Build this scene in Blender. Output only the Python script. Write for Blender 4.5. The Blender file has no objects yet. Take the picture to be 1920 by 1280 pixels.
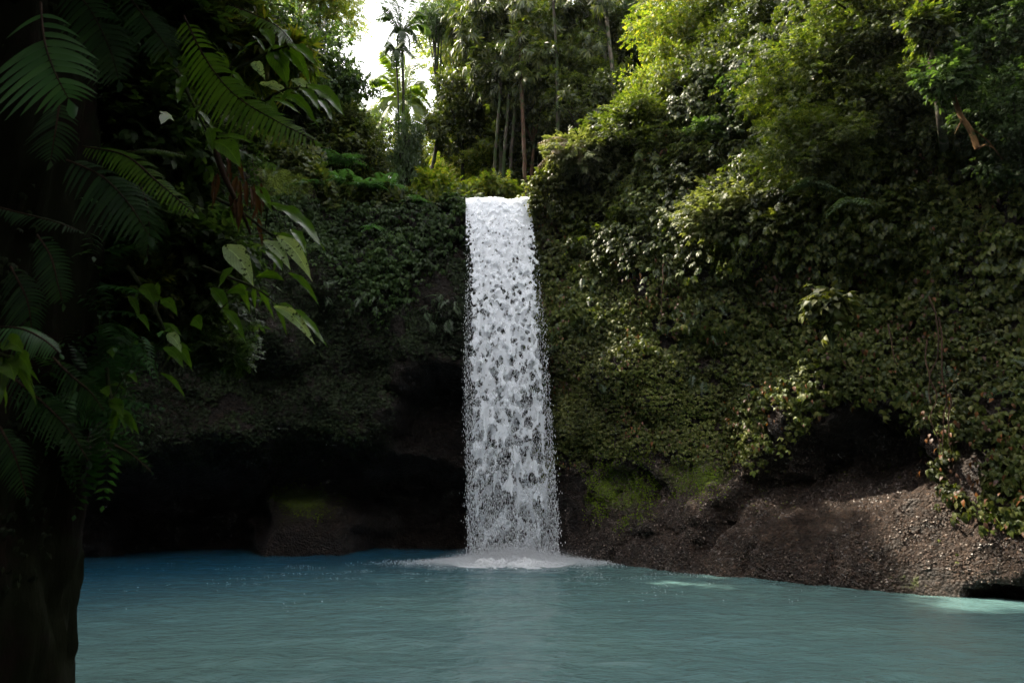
import bpy, math, random
import numpy as np
from mathutils import Vector, Matrix
R = math.radians
rng = np.random.default_rng(7)
random.seed(7)
sc = bpy.context.scene
C = sc.collection

# ------------------------------------------------------------------ camera
PITCH = R(12.93); H = 2.2; F = 1280.0
cd = bpy.data.cameras.new('camera'); cam = bpy.data.objects.new('camera', cd); C.objects.link(cam)
cam.location = (0, 0, H); cam.rotation_euler = (R(90) + PITCH, 0, 0)
cd.lens = 24; cd.sensor_width = 36; cd.clip_start = 0.05; cd.clip_end = 2000
cd.dof.use_dof = True; cd.dof.focus_distance = 24; cd.dof.aperture_fstop = 4.0
sc.camera = cam
# ------------------------------------------------------------------ sky, sun, exposure
SUN_EL = R(54); SUN_AZ = math.atan2(-0.90, 0.43)      # azimuth clockwise from +Y (negative = to the left)
w = bpy.data.worlds.new('World'); sc.world = w; w.use_nodes = True
nt = w.node_tree; nt.nodes.clear()
sky = nt.nodes.new('ShaderNodeTexSky'); sky.sky_type = 'NISHITA'; sky.sun_disc = False
sky.sun_elevation = SUN_EL; sky.sun_rotation = SUN_AZ
sky.air_density = 1.0; sky.dust_density = 2.5; sky.ozone_density = 1.0
tc = nt.nodes.new('ShaderNodeTexCoord')
cl = nt.nodes.new('ShaderNodeTexNoise'); cl.inputs['Scale'].default_value = 2.2; cl.inputs['Detail'].default_value = 6
cr = nt.nodes.new('ShaderNodeMapRange'); cr.inputs[1].default_value = .3; cr.inputs[2].default_value = .65
cr.inputs[3].default_value = .55; cr.inputs[4].default_value = .95
mx = nt.nodes.new('ShaderNodeMix'); mx.data_type = 'RGBA'; mx.inputs[7].default_value = (11.2, 11.0, 10.9, 1)
bg = nt.nodes.new('ShaderNodeBackground'); bg.inputs['Strength'].default_value = 0.13
wo = nt.nodes.new('ShaderNodeOutputWorld')
L = nt.links.new
L(tc.outputs['Generated'], cl.inputs['Vector']); L(cl.outputs['Fac'], cr.inputs[0]); L(cr.outputs[0], mx.inputs[0])
L(sky.outputs[0], mx.inputs[6]); L(mx.outputs[2], bg.inputs['Color']); L(bg.outputs[0], wo.inputs['Surface'])
ld = bpy.data.lights.new('sun', 'SUN'); sun = bpy.data.objects.new('sun', ld); C.objects.link(sun)
ld.energy = 5.0; ld.angle = R(0.5); ld.color = (1, .90, .72)
sd = Vector((math.sin(SUN_AZ) * math.cos(SUN_EL), math.cos(SUN_AZ) * math.cos(SUN_EL), math.sin(SUN_EL)))
sun.rotation_euler = sd.to_track_quat('Z', 'Y').to_euler()
sc.view_settings.view_transform = 'Standard'; sc.view_settings.look = 'None'
sc.view_settings.exposure = 1.8; sc.view_settings.gamma = 1
sc.render.engine = 'CYCLES'
cy = sc.cycles
cy.max_bounces = 6; cy.diffuse_bounces = 3; cy.glossy_bounces = 2; cy.transmission_bounces = 3
cy.transparent_max_bounces = 12; cy.volume_bounces = 0
cy.use_adaptive_sampling = True; cy.adaptive_threshold = 0.02
cy.use_denoising = True; cy.sample_clamp_indirect = 4
cy.caustics_reflective = False; cy.caustics_refractive = False

# ------------------------------------------------------------------ helpers
FW = np.array((0, math.cos(PITCH), math.sin(PITCH))); UP = np.array((0, -math.sin(PITCH), math.cos(PITCH)))
def pix(x, y, Y):
    "world point seen at photo pixel (x,y) whose distance along +Y is Y"
    d = FW + (x - 960) / F * np.array((1., 0, 0)) + (640 - y) / F * UP
    return np.array((0, 0, H)) + d * (Y / d[1])
def proj(P):
    Q = P - np.array((0, 0, H)); z = np.maximum(Q @ FW, .01)
    return 960 + F * Q[..., 0] / z, 640 - F * (Q @ UP) / z
def hash3(i, j, k, s=0):
    n = (i * 374761393 + j * 668265263 + k * 2147483647 + s * 974634777) & 0xFFFFFFFF
    n = ((n ^ (n >> 13)) * 1274126177) & 0xFFFFFFFF
    return ((n ^ (n >> 16)) & 0xFFFF) / 65535.0
def vnoise(P, s=0):
    P = np.asarray(P, float); I = np.floor(P).astype(np.int64); f = P - I; f = f * f * (3 - 2 * f)
    r = 0
    for a in (0, 1):
        for b in (0, 1):
            for c in (0, 1):
                wgt = (f[..., 0] if a else 1 - f[..., 0]) * (f[..., 1] if b else 1 - f[..., 1]) * (f[..., 2] if c else 1 - f[..., 2])
                r = r + wgt * hash3(I[..., 0] + a, I[..., 1] + b, I[..., 2] + c, s)
    return r * 2 - 1
def fbm(P, o=4, s=0):
    r = 0; a = 1.
    for k in range(o):
        r = r + a * vnoise(np.asarray(P) * 2 ** k + k * 17.3, s + k); a *= .5
    return r
def sstep(a, b, x):
    t = np.clip((x - a) / (b - a), 0, 1); return t * t * (3 - 2 * t)
def inpoly(px, py, poly):
    ins = np.zeros(np.shape(px), bool); n = len(poly)
    for i in range(n):
        x1, y1 = poly[i]; x2, y2 = poly[(i + 1) % n]
        c = (y1 > py) != (y2 > py)
        with np.errstate(divide='ignore', invalid='ignore'):
            xi = (x2 - x1) * (py - y1) / ((y2 - y1) or 1e-9) + x1
        ins ^= c & (px < xi)
    return ins
def polydist(px, py, poly, closed=True):
    d = np.full(np.shape(px), 1e9); n = len(poly)
    for i in range(n if closed else n - 1):
        x1, y1 = poly[i]; x2, y2 = poly[(i + 1) % n]
        dx, dy = x2 - x1, y2 - y1; t = np.clip(((px - x1) * dx + (py - y1) * dy) / (dx * dx + dy * dy), 0, 1)
        d = np.minimum(d, np.hypot(px - x1 - t * dx, py - y1 - t * dy))
    return d
def mesh_np(name, V, faces, smooth=True):
    "faces: (n,k) array or list of such arrays"
    if not isinstance(faces, list): faces = [faces]
    me = bpy.data.meshes.new(name); V = np.asarray(V, np.float32)
    me.vertices.add(len(V)); me.vertices.foreach_set('co', V.ravel())
    faces = [f for f in faces if len(f)]
    lv = np.concatenate([f.ravel() for f in faces]).astype(np.int32)
    cnt = np.concatenate([np.full(len(f), f.shape[1]) for f in faces])
    st = np.concatenate(([0], np.cumsum(cnt)[:-1])).astype(np.int32)
    me.loops.add(len(lv)); me.loops.foreach_set('vertex_index', lv)
    me.polygons.add(len(cnt)); me.polygons.foreach_set('loop_start', st)
    me.update(calc_edges=True); me.validate()
    me.polygons.foreach_set('use_smooth', np.full(len(me.polygons), smooth))
    return me
def obj(name, me, mat=None, parent=None):
    o = bpy.data.objects.new(name, me); C.objects.link(o)
    if mat is not None and not me.materials: me.materials.append(mat)
    if parent is not None: o.parent = parent
    return o
def world_child(o):
    o.location = -o.parent.location; return o
def tag(o, label=None, cat=None, group=None, kind=None):
    if label: o['label'] = label
    if cat: o['category'] = cat
    if group: o['group'] = group
    if kind: o['kind'] = kind
    return o
def thing(name, label, cat, loc, group=None):
    o = bpy.data.objects.new(name, None); C.objects.link(o); o.location = loc; o.empty_display_size = .2
    return tag(o, label, cat, group)
def grid_faces(nu, nv):
    i, j = np.meshgrid(np.arange(nu - 1), np.arange(nv - 1), indexing='ij'); a = (i * nv + j).ravel()
    return np.stack([a, a + nv, a + nv + 1, a + 1], 1)
def nrm(v):
    return v / np.maximum(np.linalg.norm(v, axis=-1, keepdims=True), 1e-9)
def frames(d, n):
    "columns: side, length, normal"
    y = nrm(d); x = nrm(np.cross(y, n)); z = np.cross(x, y); return np.stack([x, y, z], -1)
def place(tv, tf, pos, fr, scl):
    "copies of a template merged to one vertex array"
    N = len(pos); k = len(tv)
    V = np.einsum('nij,kj->nki', fr, tv) * np.reshape(scl, (N, 1, -1)) + pos[:, None, :]
    Fs = [(f[None] + (np.arange(N) * k)[:, None, None]).reshape(-1, f.shape[1]) for f in tf]
    return V.reshape(-1, 3), Fs
def join(parts):
    VS, FS, o = [], {}, 0
    for V, Fl in parts:
        VS.append(V)
        for f in Fl: FS.setdefault(f.shape[1], []).append(f + o)
        o += len(V)
    return np.concatenate(VS), [np.concatenate(f) for f in FS.values()]
def tube(pts, rad, n=8, cap=True):
    pts = np.asarray(pts, float); m = len(pts); rad = np.broadcast_to(rad, (m,))
    T = nrm(np.gradient(pts, axis=0)); ref = np.array((.31, .17, .93)); 
    if abs(T[0] @ ref) > .95: ref = np.array((1., 0, 0))
    X = nrm(np.cross(T, ref)); Z = np.cross(X, T); a = np.linspace(0, 2 * np.pi, n, endpoint=False)
    V = pts[:, None] + rad[:, None, None] * (np.cos(a)[None, :, None] * X[:, None] + np.sin(a)[None, :, None] * Z[:, None])
    i, j = np.meshgrid(np.arange(m - 1), np.arange(n), indexing='ij'); i = i.ravel(); j = j.ravel(); k = (j + 1) % n
    f = np.stack([i * n + j, i * n + k, (i + 1) * n + k, (i + 1) * n + j], 1)
    V = V.reshape(-1, 3); V = np.vstack([V, pts[-1:] + T[-1] * rad[-1] * .5]); tp = len(V) - 1
    j = np.arange(n); t3 = np.stack([(m - 1) * n + j, (m - 1) * n + (j + 1) % n, np.full(n, tp)], 1)
    return V, [f, t3]
def spline(P, n):
    P = np.asarray(P, float); m = len(P); t = np.linspace(0, m - 1, n); i = np.minimum(t.astype(int), m - 2); f = (t - i)[:, None]
    g = lambda k: P[np.clip(k, 0, m - 1)]
    p0, p1, p2, p3 = g(i - 1), g(i), g(i + 1), g(i + 2)
    return .5 * (2 * p1 + (p2 - p0) * f + (2 * p0 - 5 * p1 + 4 * p2 - p3) * f ** 2 + (3 * p1 - p0 - 3 * p2 + p3) * f ** 3)

# ------------------------------------------------------------------ materials
def newmat(name):
    m = bpy.data.materials.new(name); m.use_nodes = True; t = m.node_tree; t.nodes.clear()
    o = t.nodes.new('ShaderNodeOutputMaterial'); return m, t, o
def N(t, kind, **kw):
    n = t.nodes.new(kind)
    for k, v in kw.items():
        if k.startswith('i_'): 
            key = k[2:].replace('_', ' ')
            n.inputs[int(key) if key.isdigit() else key].default_value = v
        else: setattr(n, k, v)
    return n
def ramp(t, stops):
    r = t.nodes.new('ShaderNodeValToRGB'); e = r.color_ramp.elements
    while len(e) < len(stops): e.new(.5)
    for x, (p, c) in zip(e, stops): x.position = p; x.color = (*c, 1)
    return r
def leafmat(name, cols, trans=.35, rough=.45, spec=.35, vary=.6, nscale=.5):
    m, t, o = newmat(name); l = t.links.new
    g = N(t, 'ShaderNodeNewGeometry'); r = ramp(t, [(i / (len(cols) - 1) * .96, c) for i, c in enumerate(cols)])
    l(g.outputs['Random Per Island'], r.inputs[0])
    no = N(t, 'ShaderNodeTexNoise', i_Scale=nscale, i_Detail=3.0); l(g.outputs['Position'], no.inputs['Vector'])
    mr = N(t, 'ShaderNodeMapRange', i_1=.3, i_2=.7, i_3=.72 * (1 - vary * .65), i_4=.72 * (1 + vary * .9)); l(no.outputs['Fac'], mr.inputs[0])
    mul = N(t, 'ShaderNodeVectorMath', operation='SCALE'); l(r.outputs[0], mul.inputs[0]); l(mr.outputs[0], mul.inputs['Scale'])
    p = N(t, 'ShaderNodeBsdfPrincipled', i_Roughness=rough); p.inputs['Specular IOR Level'].default_value = spec
    l(mul.outputs[0], p.inputs['Base Color'])
    tr = N(t, 'ShaderNodeBsdfTranslucent'); tm = N(t, 'ShaderNodeVectorMath', operation='MULTIPLY'); tm.inputs[1].default_value = (2.0, 2.1, .8)
    l(mul.outputs[0], tm.inputs[0]); l(tm.outputs[0], tr.inputs['Color'])
    mix = N(t, 'ShaderNodeMixShader', i_0=trans); l(p.outputs[0], mix.inputs[1]); l(tr.outputs[0], mix.inputs[2]); l(mix.outputs[0], o.inputs[0])
    return m
M = {}
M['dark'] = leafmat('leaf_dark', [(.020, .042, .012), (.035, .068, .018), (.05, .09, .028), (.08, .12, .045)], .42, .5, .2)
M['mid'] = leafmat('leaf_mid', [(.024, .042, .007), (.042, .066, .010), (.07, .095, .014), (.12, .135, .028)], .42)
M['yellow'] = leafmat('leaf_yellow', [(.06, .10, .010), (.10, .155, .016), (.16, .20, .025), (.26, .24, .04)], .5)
M['creeper'] = leafmat('creeper_leaf', [(.030, .045, .008), (.055, .075, .012), (.090, .110, .020), (.15, .155, .045)], .26, .5, .25, 1.0, .3)
M['smallcreeper'] = leafmat('small_creeper_leaf', [(.035, .050, .008), (.065, .082, .012), (.10, .115, .022), (.15, .145, .045)], .2, .5, .3, .9, .45)
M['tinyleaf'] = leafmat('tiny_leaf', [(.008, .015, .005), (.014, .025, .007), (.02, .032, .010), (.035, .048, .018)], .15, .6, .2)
M['mosstuft'] = leafmat('moss_tuft', [(.08, .13, .008), (.14, .21, .010), (.21, .28, .02)], .3, .6, .2, .5, 2)
M['paleleaf'] = leafmat('pale_leaf', [(.08, .10, .03), (.14, .16, .06), (.22, .23, .11)], .3, .5, .3, .4, 1)
M['ferndark'] = leafmat('old_fern_leaf', [(.012, .035, .012), (.018, .05, .016), (.028, .065, .02)], .3, .5, .25, .4, 3)  # fern green darkened so dim fronds carry their shade in the colour
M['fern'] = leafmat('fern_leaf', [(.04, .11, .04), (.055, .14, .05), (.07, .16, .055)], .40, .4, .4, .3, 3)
M['fernlit'] = leafmat('fern_yellow_leaf', [(.06, .13, .012), (.085, .16, .015), (.10, .18, .02)], .5, .4, .4, .3, 3)  # yellower, brighter fern green; backlight put into the colour
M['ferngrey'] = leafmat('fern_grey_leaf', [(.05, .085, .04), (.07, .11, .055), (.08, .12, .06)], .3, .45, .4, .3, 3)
M['palm'] = leafmat('palm_leaf', [(.12, .19, .02), (.19, .27, .03), (.27, .33, .06)], .5, .4, .4, .3, 1)
M['drypalm'] = leafmat('dry_leaf', [(.20, .14, .09), (.26, .20, .14), (.32, .27, .2)], .25, .6, .2, .3, 2)
M['brown'] = leafmat('brown_leaf', [(.05, .022, .012), (.09, .04, .02), (.16, .06, .012)], .25, .5, .3, .3, 8)
def broadmat(name, a, b, spots):
    m, t, o = newmat(name); l = t.links.new
    g = N(t, 'ShaderNodeTexCoord'); uv = N(t, 'ShaderNodeUVMap')
    no = N(t, 'ShaderNodeTexNoise', i_Scale=14.0, i_Detail=4.0); l(g.outputs['Object'], no.inputs['Vector'])
    r = ramp(t, [(.3, a), (.7, b)]); l(no.outputs['Fac'], r.inputs[0])
    sp = N(t, 'ShaderNodeSeparateXYZ'); l(uv.outputs[0], sp.inputs[0])
    # veins: chevrons running to the edge
    ab = N(t, 'ShaderNodeMath', operation='ABSOLUTE'); l(sp.outputs[0], ab.inputs[0])
    ad = N(t, 'ShaderNodeMath', operation='MULTIPLY_ADD', i_1=-.35); l(ab.outputs[0], ad.inputs[0]); l(sp.outputs[1], ad.inputs[2])
    mu = N(t, 'ShaderNodeMath', operation='MULTIPLY', i_1=11.0); l(ad.outputs[0], mu.inputs[0])
    fr = N(t, 'ShaderNodeMath', operation='PINGPONG', i_1=.5); l(mu.outputs[0], fr.inputs[0])
    ve = N(t, 'ShaderNodeMapRange', i_1=.0, i_2=.07, i_3=1.0, i_4=0.0); l(fr.outputs[0], ve.inputs[0])
    mi = N(t, 'ShaderNodeMapRange', i_1=.02, i_2=.07, i_3=1.0, i_4=0.0); l(ab.outputs[0], mi.inputs[0])
    mxx = N(t, 'ShaderNodeMath', operation='MAXIMUM'); l(ve.outputs[0], mxx.inputs[0]); l(mi.outputs[0], mxx.inputs[1])
    m1 = N(t, 'ShaderNodeMix', data_type='RGBA'); l(mxx.outputs[0], m1.inputs[0]); l(r.outputs[0], m1.inputs[6]); m1.inputs[7].default_value = (*[min(1, x * 1.5 + .01) for x in b], 1)
    sn = N(t, 'ShaderNodeTexNoise', i_Scale=38.0, i_Detail=2.0); l(g.outputs['Object'], sn.inputs['Vector'])
    sr = N(t, 'ShaderNodeMapRange', i_1=spots, i_2=spots + .05); l(sn.outputs['Fac'], sr.inputs[0])
    m2 = N(t, 'ShaderNodeMix', data_type='RGBA'); l(sr.outputs[0], m2.inputs[0]); l(m1.outputs[2], m2.inputs[6]); m2.inputs[7].default_value = (.03, .045, .012, 1)
    p = N(t, 'ShaderNodeBsdfPrincipled', i_Roughness=.32); p.inputs['Specular IOR Level'].default_value = .5; l(m2.outputs[2], p.inputs['Base Color'])
    tr = N(t, 'ShaderNodeBsdfTranslucent'); tm = N(t, 'ShaderNodeVectorMath', operation='MULTIPLY'); tm.inputs[1].default_value = (2, 2.1, .7)
    l(m2.outputs[2], tm.inputs[0]); l(tm.outputs[0], tr.inputs['Color'])
    mix = N(t, 'ShaderNodeMixShader', i_0=.42); l(p.outputs[0], mix.inputs[1]); l(tr.outputs[0], mix.inputs[2]); l(mix.outputs[0], o.inputs[0])
    return m
M['broad'] = broadmat('broad_green', (.055, .115, .012), (.085, .155, .016), .68)
M['pale'] = broadmat('broad_pale', (.26, .32, .20), (.38, .44, .31), .60)
M['white'] = broadmat('broad_silver', (.66, .68, .68), (.76, .78, .79), .75)

def barkmat(name, a, b, moss=.5, mosscol=(.02, .032, .01), scale=3.0, rough=.85):
    m, t, o = newmat(name); l = t.links.new
    g = N(t, 'ShaderNodeNewGeometry'); mp = N(t, 'ShaderNodeMapping'); mp.inputs['Scale'].default_value = (1, 1, .25)
    l(g.outputs['Position'], mp.inputs[0])
    no = N(t, 'ShaderNodeTexNoise', i_Scale=scale * 3, i_Detail=8.0, i_Roughness=.7); l(mp.outputs[0], no.inputs['Vector'])
    r = ramp(t, [(.35, a), (.65, b)]); l(no.outputs['Fac'], r.inputs[0])
    mo = N(t, 'ShaderNodeTexNoise', i_Scale=scale * .6, i_Detail=6.0, i_Roughness=.7); l(g.outputs['Position'], mo.inputs['Vector'])
    mr = N(t, 'ShaderNodeMapRange', i_1=.6 - moss * .3, i_2=.68 - moss * .3); l(mo.outputs['Fac'], mr.inputs[0])
    m1 = N(t, 'ShaderNodeMix', data_type='RGBA'); l(mr.outputs[0], m1.inputs[0]); l(r.outputs[0], m1.inputs[6]); m1.inputs[7].default_value = (*mosscol, 1)
    bp = N(t, 'ShaderNodeBump', i_Strength=.8, i_Distance=.04); l(no.outputs['Fac'], bp.inputs['Height'])
    p = N(t, 'ShaderNodeBsdfPrincipled', i_Roughness=rough); p.inputs['Specular IOR Level'].default_value = .12; l(m1.outputs[2], p.inputs['Base Color']); l(bp.outputs[0], p.inputs['Normal']); l(p.outputs[0], o.inputs[0])
    return m
M['bark'] = barkmat('bark_dark', (.014, .011, .009), (.05, .04, .03))
M['barkpale'] = barkmat('bark_pale', (.04, .032, .024), (.13, .11, .085), .4)
M['barkred'] = barkmat('bark_red', (.025, .015, .010), (.075, .042, .025), .25)
M['barkorange'] = barkmat('bark_orange', (.06, .033, .015), (.19, .105, .045), .2)
M['mossbark'] = barkmat('bark_mossy', (.007, .005, .004), (.020, .012, .008), .62, (.010, .012, .004), 2.2)
M['stem'] = barkmat('stem_green', (.03, .04, .015), (.06, .07, .03), .2)
M['root'] = barkmat('root_brown', (.02, .012, .008), (.07, .04, .026), .05)

# rock: coarse wet volcanic conglomerate, moss painted by the 'moss' attribute
m, t, o = newmat('wet_rock'); l = t.links.new; M['rock'] = m
g = N(t, 'ShaderNodeNewGeometry'); at = N(t, 'ShaderNodeAttribute', attribute_name='moss')
n1 = N(t, 'ShaderNodeTexNoise', i_Scale=.9, i_Detail=8.0, i_Roughness=.65); n2 = N(t, 'ShaderNodeTexNoise', i_Scale=9.0, i_Detail=6.0, i_Roughness=.75)
vo = N(t, 'ShaderNodeTexVoronoi', i_Scale=14.0); vo2 = N(t, 'ShaderNodeTexVoronoi', i_Scale=5.0)
for n in (n1, n2, vo, vo2): l(g.outputs['Position'], n.inputs['Vector'])
r1 = ramp(t, [(.3, (.026, .016, .012)), (.5, (.062, .039, .028)), (.72, (.12, .08, .060))]); l(n1.outputs['Fac'], r1.inputs[0])
r2 = ramp(t, [(0, (.3, .28, .26)), (.5, (.9, .9, .9)), (.85, (1.5, 1.4, 1.3)), (1, (3.2, 3.0, 2.8))]); l(vo.outputs['Color'], r2.inputs[0])
mu = N(t, 'ShaderNodeVectorMath', operation='MULTIPLY'); l(r1.outputs[0], mu.inputs[0]); l(r2.outputs[0], mu.inputs[1])
ms = N(t, 'ShaderNodeTexNoise', i_Scale=5.0, i_Detail=9.0, i_Roughness=.8); l(g.outputs['Position'], ms.inputs['Vector'])
ad = N(t, 'ShaderNodeMath', operation='ADD'); l(ms.outputs['Fac'], ad.inputs[0]); l(at.outputs['Fac'], ad.inputs[1])
mr = N(t, 'ShaderNodeMapRange', i_1=.92, i_2=1.12); l(ad.outputs[0], mr.inputs[0])
mc = ramp(t, [(.3, (.05, .08, .006)), (.6, (.13, .18, .010)), (.8, (.05, .065, .015))]); l(n2.outputs['Fac'], mc.inputs[0])
dr = N(t, 'ShaderNodeAttribute', attribute_name='dry'); dm = N(t, 'ShaderNodeMapRange', i_3=.26, i_4=.62); l(dr.outputs['Fac'], dm.inputs[0])  # painted shade scales the rock colour down away from the right foot
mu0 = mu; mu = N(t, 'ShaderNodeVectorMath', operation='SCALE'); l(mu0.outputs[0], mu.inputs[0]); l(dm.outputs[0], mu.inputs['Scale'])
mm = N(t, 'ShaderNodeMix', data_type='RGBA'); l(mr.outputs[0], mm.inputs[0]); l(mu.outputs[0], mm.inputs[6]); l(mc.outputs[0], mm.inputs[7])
hb = N(t, 'ShaderNodeMath', operation='MULTIPLY_ADD', i_1=-.6); l(vo.outputs['Distance'], hb.inputs[0]); l(n2.outputs['Fac'], hb.inputs[2])
hb2 = N(t, 'ShaderNodeMath', operation='MULTIPLY_ADD', i_1=-.7); l(vo2.outputs['Distance'], hb2.inputs[0]); l(hb.outputs[0], hb2.inputs[2])
bp = N(t, 'ShaderNodeBump', i_Strength=1.0, i_Distance=.16); l(hb2.outputs[0], bp.inputs['Height'])
rr = N(t, 'ShaderNodeMapRange', i_1=.3, i_2=.7, i_3=.30, i_4=.75); l(n2.outputs['Fac'], rr.inputs[0])
p = N(t, 'ShaderNodeBsdfPrincipled'); p.inputs['Specular IOR Level'].default_value = .35
l(mm.outputs[2], p.inputs['Base Color']); l(rr.outputs[0], p.inputs['Roughness']); l(bp.outputs[0], p.inputs['Normal']); l(p.outputs[0], o.inputs[0])

m, t, o = newmat('pebble_stone'); l = t.links.new; M['pebble'] = m
g = N(t, 'ShaderNodeNewGeometry'); r = ramp(t, [(0, (.018, .011, .008)), (.5, (.045, .029, .021)), (.9, (.09, .062, .048)), (1, (.24, .19, .16))]); l(g.outputs['Random Per Island'], r.inputs[0])
p = N(t, 'ShaderNodeBsdfPrincipled', i_Roughness=.45); l(r.outputs[0], p.inputs['Base Color']); l(p.outputs[0], o.inputs[0])

# pool water: milky turquoise body under a glossy rippled skin
m, t, o = newmat('pool_water'); l = t.links.new; M['water'] = m
g = N(t, 'ShaderNodeNewGeometry')
mp = N(t, 'ShaderNodeMapping'); mp.inputs['Scale'].default_value = (.55, 1, 1); l(g.outputs['Position'], mp.inputs[0])
n1 = N(t, 'ShaderNodeTexNoise', i_Scale=2.6, i_Detail=5.0, i_Roughness=.6, i_Distortion=.6); l(mp.outputs[0], n1.inputs['Vector'])
n2 = N(t, 'ShaderNodeTexNoise', i_Scale=9.0, i_Detail=5.0, i_Roughness=.6, i_Distortion=.4); l(mp.outputs[0], n2.inputs['Vector'])
h = N(t, 'ShaderNodeMath', operation='MULTIPLY_ADD', i_1=.35); l(n2.outputs['Fac'], h.inputs[0]); l(n1.outputs['Fac'], h.inputs[2])
bp = N(t, 'ShaderNodeBump', i_Strength=1.0, i_Distance=.08); l(h.outputs[0], bp.inputs['Height'])
n3 = N(t, 'ShaderNodeTexNoise', i_Scale=.25, i_Detail=4.0); l(g.outputs['Position'], n3.inputs['Vector'])
r = ramp(t, [(.3, (.074, .142, .146)), (.7, (.098, .175, .165))]); l(n3.outputs['Fac'], r.inputs[0])
sx_ = N(t, 'ShaderNodeSeparateXYZ'); l(g.outputs['Position'], sx_.inputs[0]); dx = N(t, 'ShaderNodeMath', operation='MULTIPLY_ADD', i_1=-1.0); l(sx_.outputs[0], dx.inputs[0]); l(sx_.outputs[1], dx.inputs[2])
dq = N(t, 'ShaderNodeMapRange', interpolation_type='SMOOTHSTEP', i_1=14.0, i_2=36.0); l(dx.outputs[0], dq.inputs[0]); dmx = N(t, 'ShaderNodeMix', data_type='RGBA'); l(dq.outputs[0], dmx.inputs[0]); l(r.outputs[0], dmx.inputs[6]); dmx.inputs[7].default_value = (.012, .065, .11, 1)
p = N(t, 'ShaderNodeBsdfPrincipled', i_Roughness=.10, i_IOR=1.33); l(dmx.outputs[2], p.inputs['Base Color']); l(bp.outputs[0], p.inputs['Normal']); l(p.outputs[0], o.inputs[0])

def watersheet(name, seed, thr0, thr1, op=1.0):
    m, t, o = newmat(name); l = t.links.new
    uv = N(t, 'ShaderNodeUVMap', uv_map='flow'); u2 = N(t, 'ShaderNodeUVMap', uv_map='met')
    of = N(t, 'ShaderNodeVectorMath', operation='ADD'); of.inputs[1].default_value = (seed * 3.7, seed * 9.1, seed); l(uv.outputs[0], of.inputs[0])
    wn = N(t, 'ShaderNodeTexNoise', i_Scale=1.1, i_Detail=3.0); l(of.outputs[0], wn.inputs['Vector'])
    ws = N(t, 'ShaderNodeVectorMath', operation='MULTIPLY_ADD'); ws.inputs[1].default_value = (.9, .9, 0); l(wn.outputs['Color'], ws.inputs[0]); l(of.outputs[0], ws.inputs[2])
    vo = N(t, 'ShaderNodeTexVoronoi', i_Scale=1.0, i_Randomness=.9); l(ws.outputs[0], vo.inputs['Vector'])
    n2 = N(t, 'ShaderNodeTexNoise', i_Scale=2.2, i_Detail=5.0, i_Roughness=.65); l(of.outputs[0], n2.inputs['Vector'])
    se = N(t, 'ShaderNodeSeparateXYZ'); l(u2.outputs[0], se.inputs[0])      # x: across 0..1, y: fallen 0..1
    a1 = N(t, 'ShaderNodeMath', operation='MULTIPLY_ADD', i_1=.9, i_2=-.45); l(n2.outputs['Fac'], a1.inputs[0])
    d = N(t, 'ShaderNodeMath', operation='ADD'); l(vo.outputs['Distance'], d.inputs[0]); l(a1.outputs[0], d.inputs[1])
    pw = N(t, 'ShaderNodeMath', operation='POWER', i_1=.42); l(se.outputs[1], pw.inputs[0]); th = N(t, 'ShaderNodeMapRange', i_1=0.0, i_2=1.0, i_3=thr0, i_4=thr1); l(pw.outputs[0], th.inputs[0])
    # broad uneven thinning plus ragged sides
    n4 = N(t, 'ShaderNodeTexNoise', i_Scale=.22, i_Detail=3.0); l(of.outputs[0], n4.inputs['Vector'])
    b = N(t, 'ShaderNodeMath', operation='MULTIPLY_ADD', i_1=.7, i_2=-.35); l(n4.outputs['Fac'], b.inputs[0])
    fy = N(t, 'ShaderNodeMath', operation='MULTIPLY'); l(b.outputs[0], fy.inputs[0]); l(se.outputs[1], fy.inputs[1])
    ed = N(t, 'ShaderNodeMath', operation='PINGPONG', i_1=.5); l(se.outputs[0], ed.inputs[0])
    er = N(t, 'ShaderNodeMapRange', i_1=0.0, i_2=.11, i_3=.75, i_4=0.0); l(ed.outputs[0], er.inputs[0])
    ey = N(t, 'ShaderNodeMapRange', i_1=0.0, i_2=.3, i_3=.15, i_4=1.0); l(se.outputs[1], ey.inputs[0])
    e2 = N(t, 'ShaderNodeMath', operation='MULTIPLY'); l(er.outputs[0], e2.inputs[0]); l(ey.outputs[0], e2.inputs[1])
    s1 = N(t, 'ShaderNodeMath', operation='ADD'); l(th.outputs[0], s1.inputs[0]); l(fy.outputs[0], s1.inputs[1])
    s2 = N(t, 'ShaderNodeMath', operation='ADD'); l(s1.outputs[0], s2.inputs[0]); l(e2.outputs[0], s2.inputs[1])
    df = N(t, 'ShaderNodeMath', operation='SUBTRACT'); l(d.outputs[0], df.inputs[0]); l(s2.outputs[0], df.inputs[1])
    al = N(t, 'ShaderNodeMapRange', i_1=-.02, i_2=.09, i_3=0.0, i_4=op); l(df.outputs[0], al.inputs[0])
    bp = N(t, 'ShaderNodeBump', i_Strength=.35, i_Distance=.04); l(d.outputs[0], bp.inputs['Height'])
    p = N(t, 'ShaderNodeBsdfPrincipled', i_Roughness=.35); p.inputs['Base Color'].default_value = (.88, .91, .97, 1); l(bp.outputs[0], p.inputs['Normal'])
    tr = N(t, 'ShaderNodeBsdfTranslucent'); tr.inputs[0].default_value = (.84, .87, .92, 1)
    m1 = N(t, 'ShaderNodeMixShader', i_0=.3); l(p.outputs[0], m1.inputs[1]); l(tr.outputs[0], m1.inputs[2])
    tp = N(t, 'ShaderNodeBsdfTransparent'); m2 = N(t, 'ShaderNodeMixShader'); l(al.outputs[0], m2.inputs[0]); l(tp.outputs[0], m2.inputs[1]); l(m1.outputs[0], m2.inputs[2]); l(m2.outputs[0], o.inputs[0])
    return m
m, t, o = newmat('white_water'); l = t.links.new; M['drop'] = m
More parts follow.
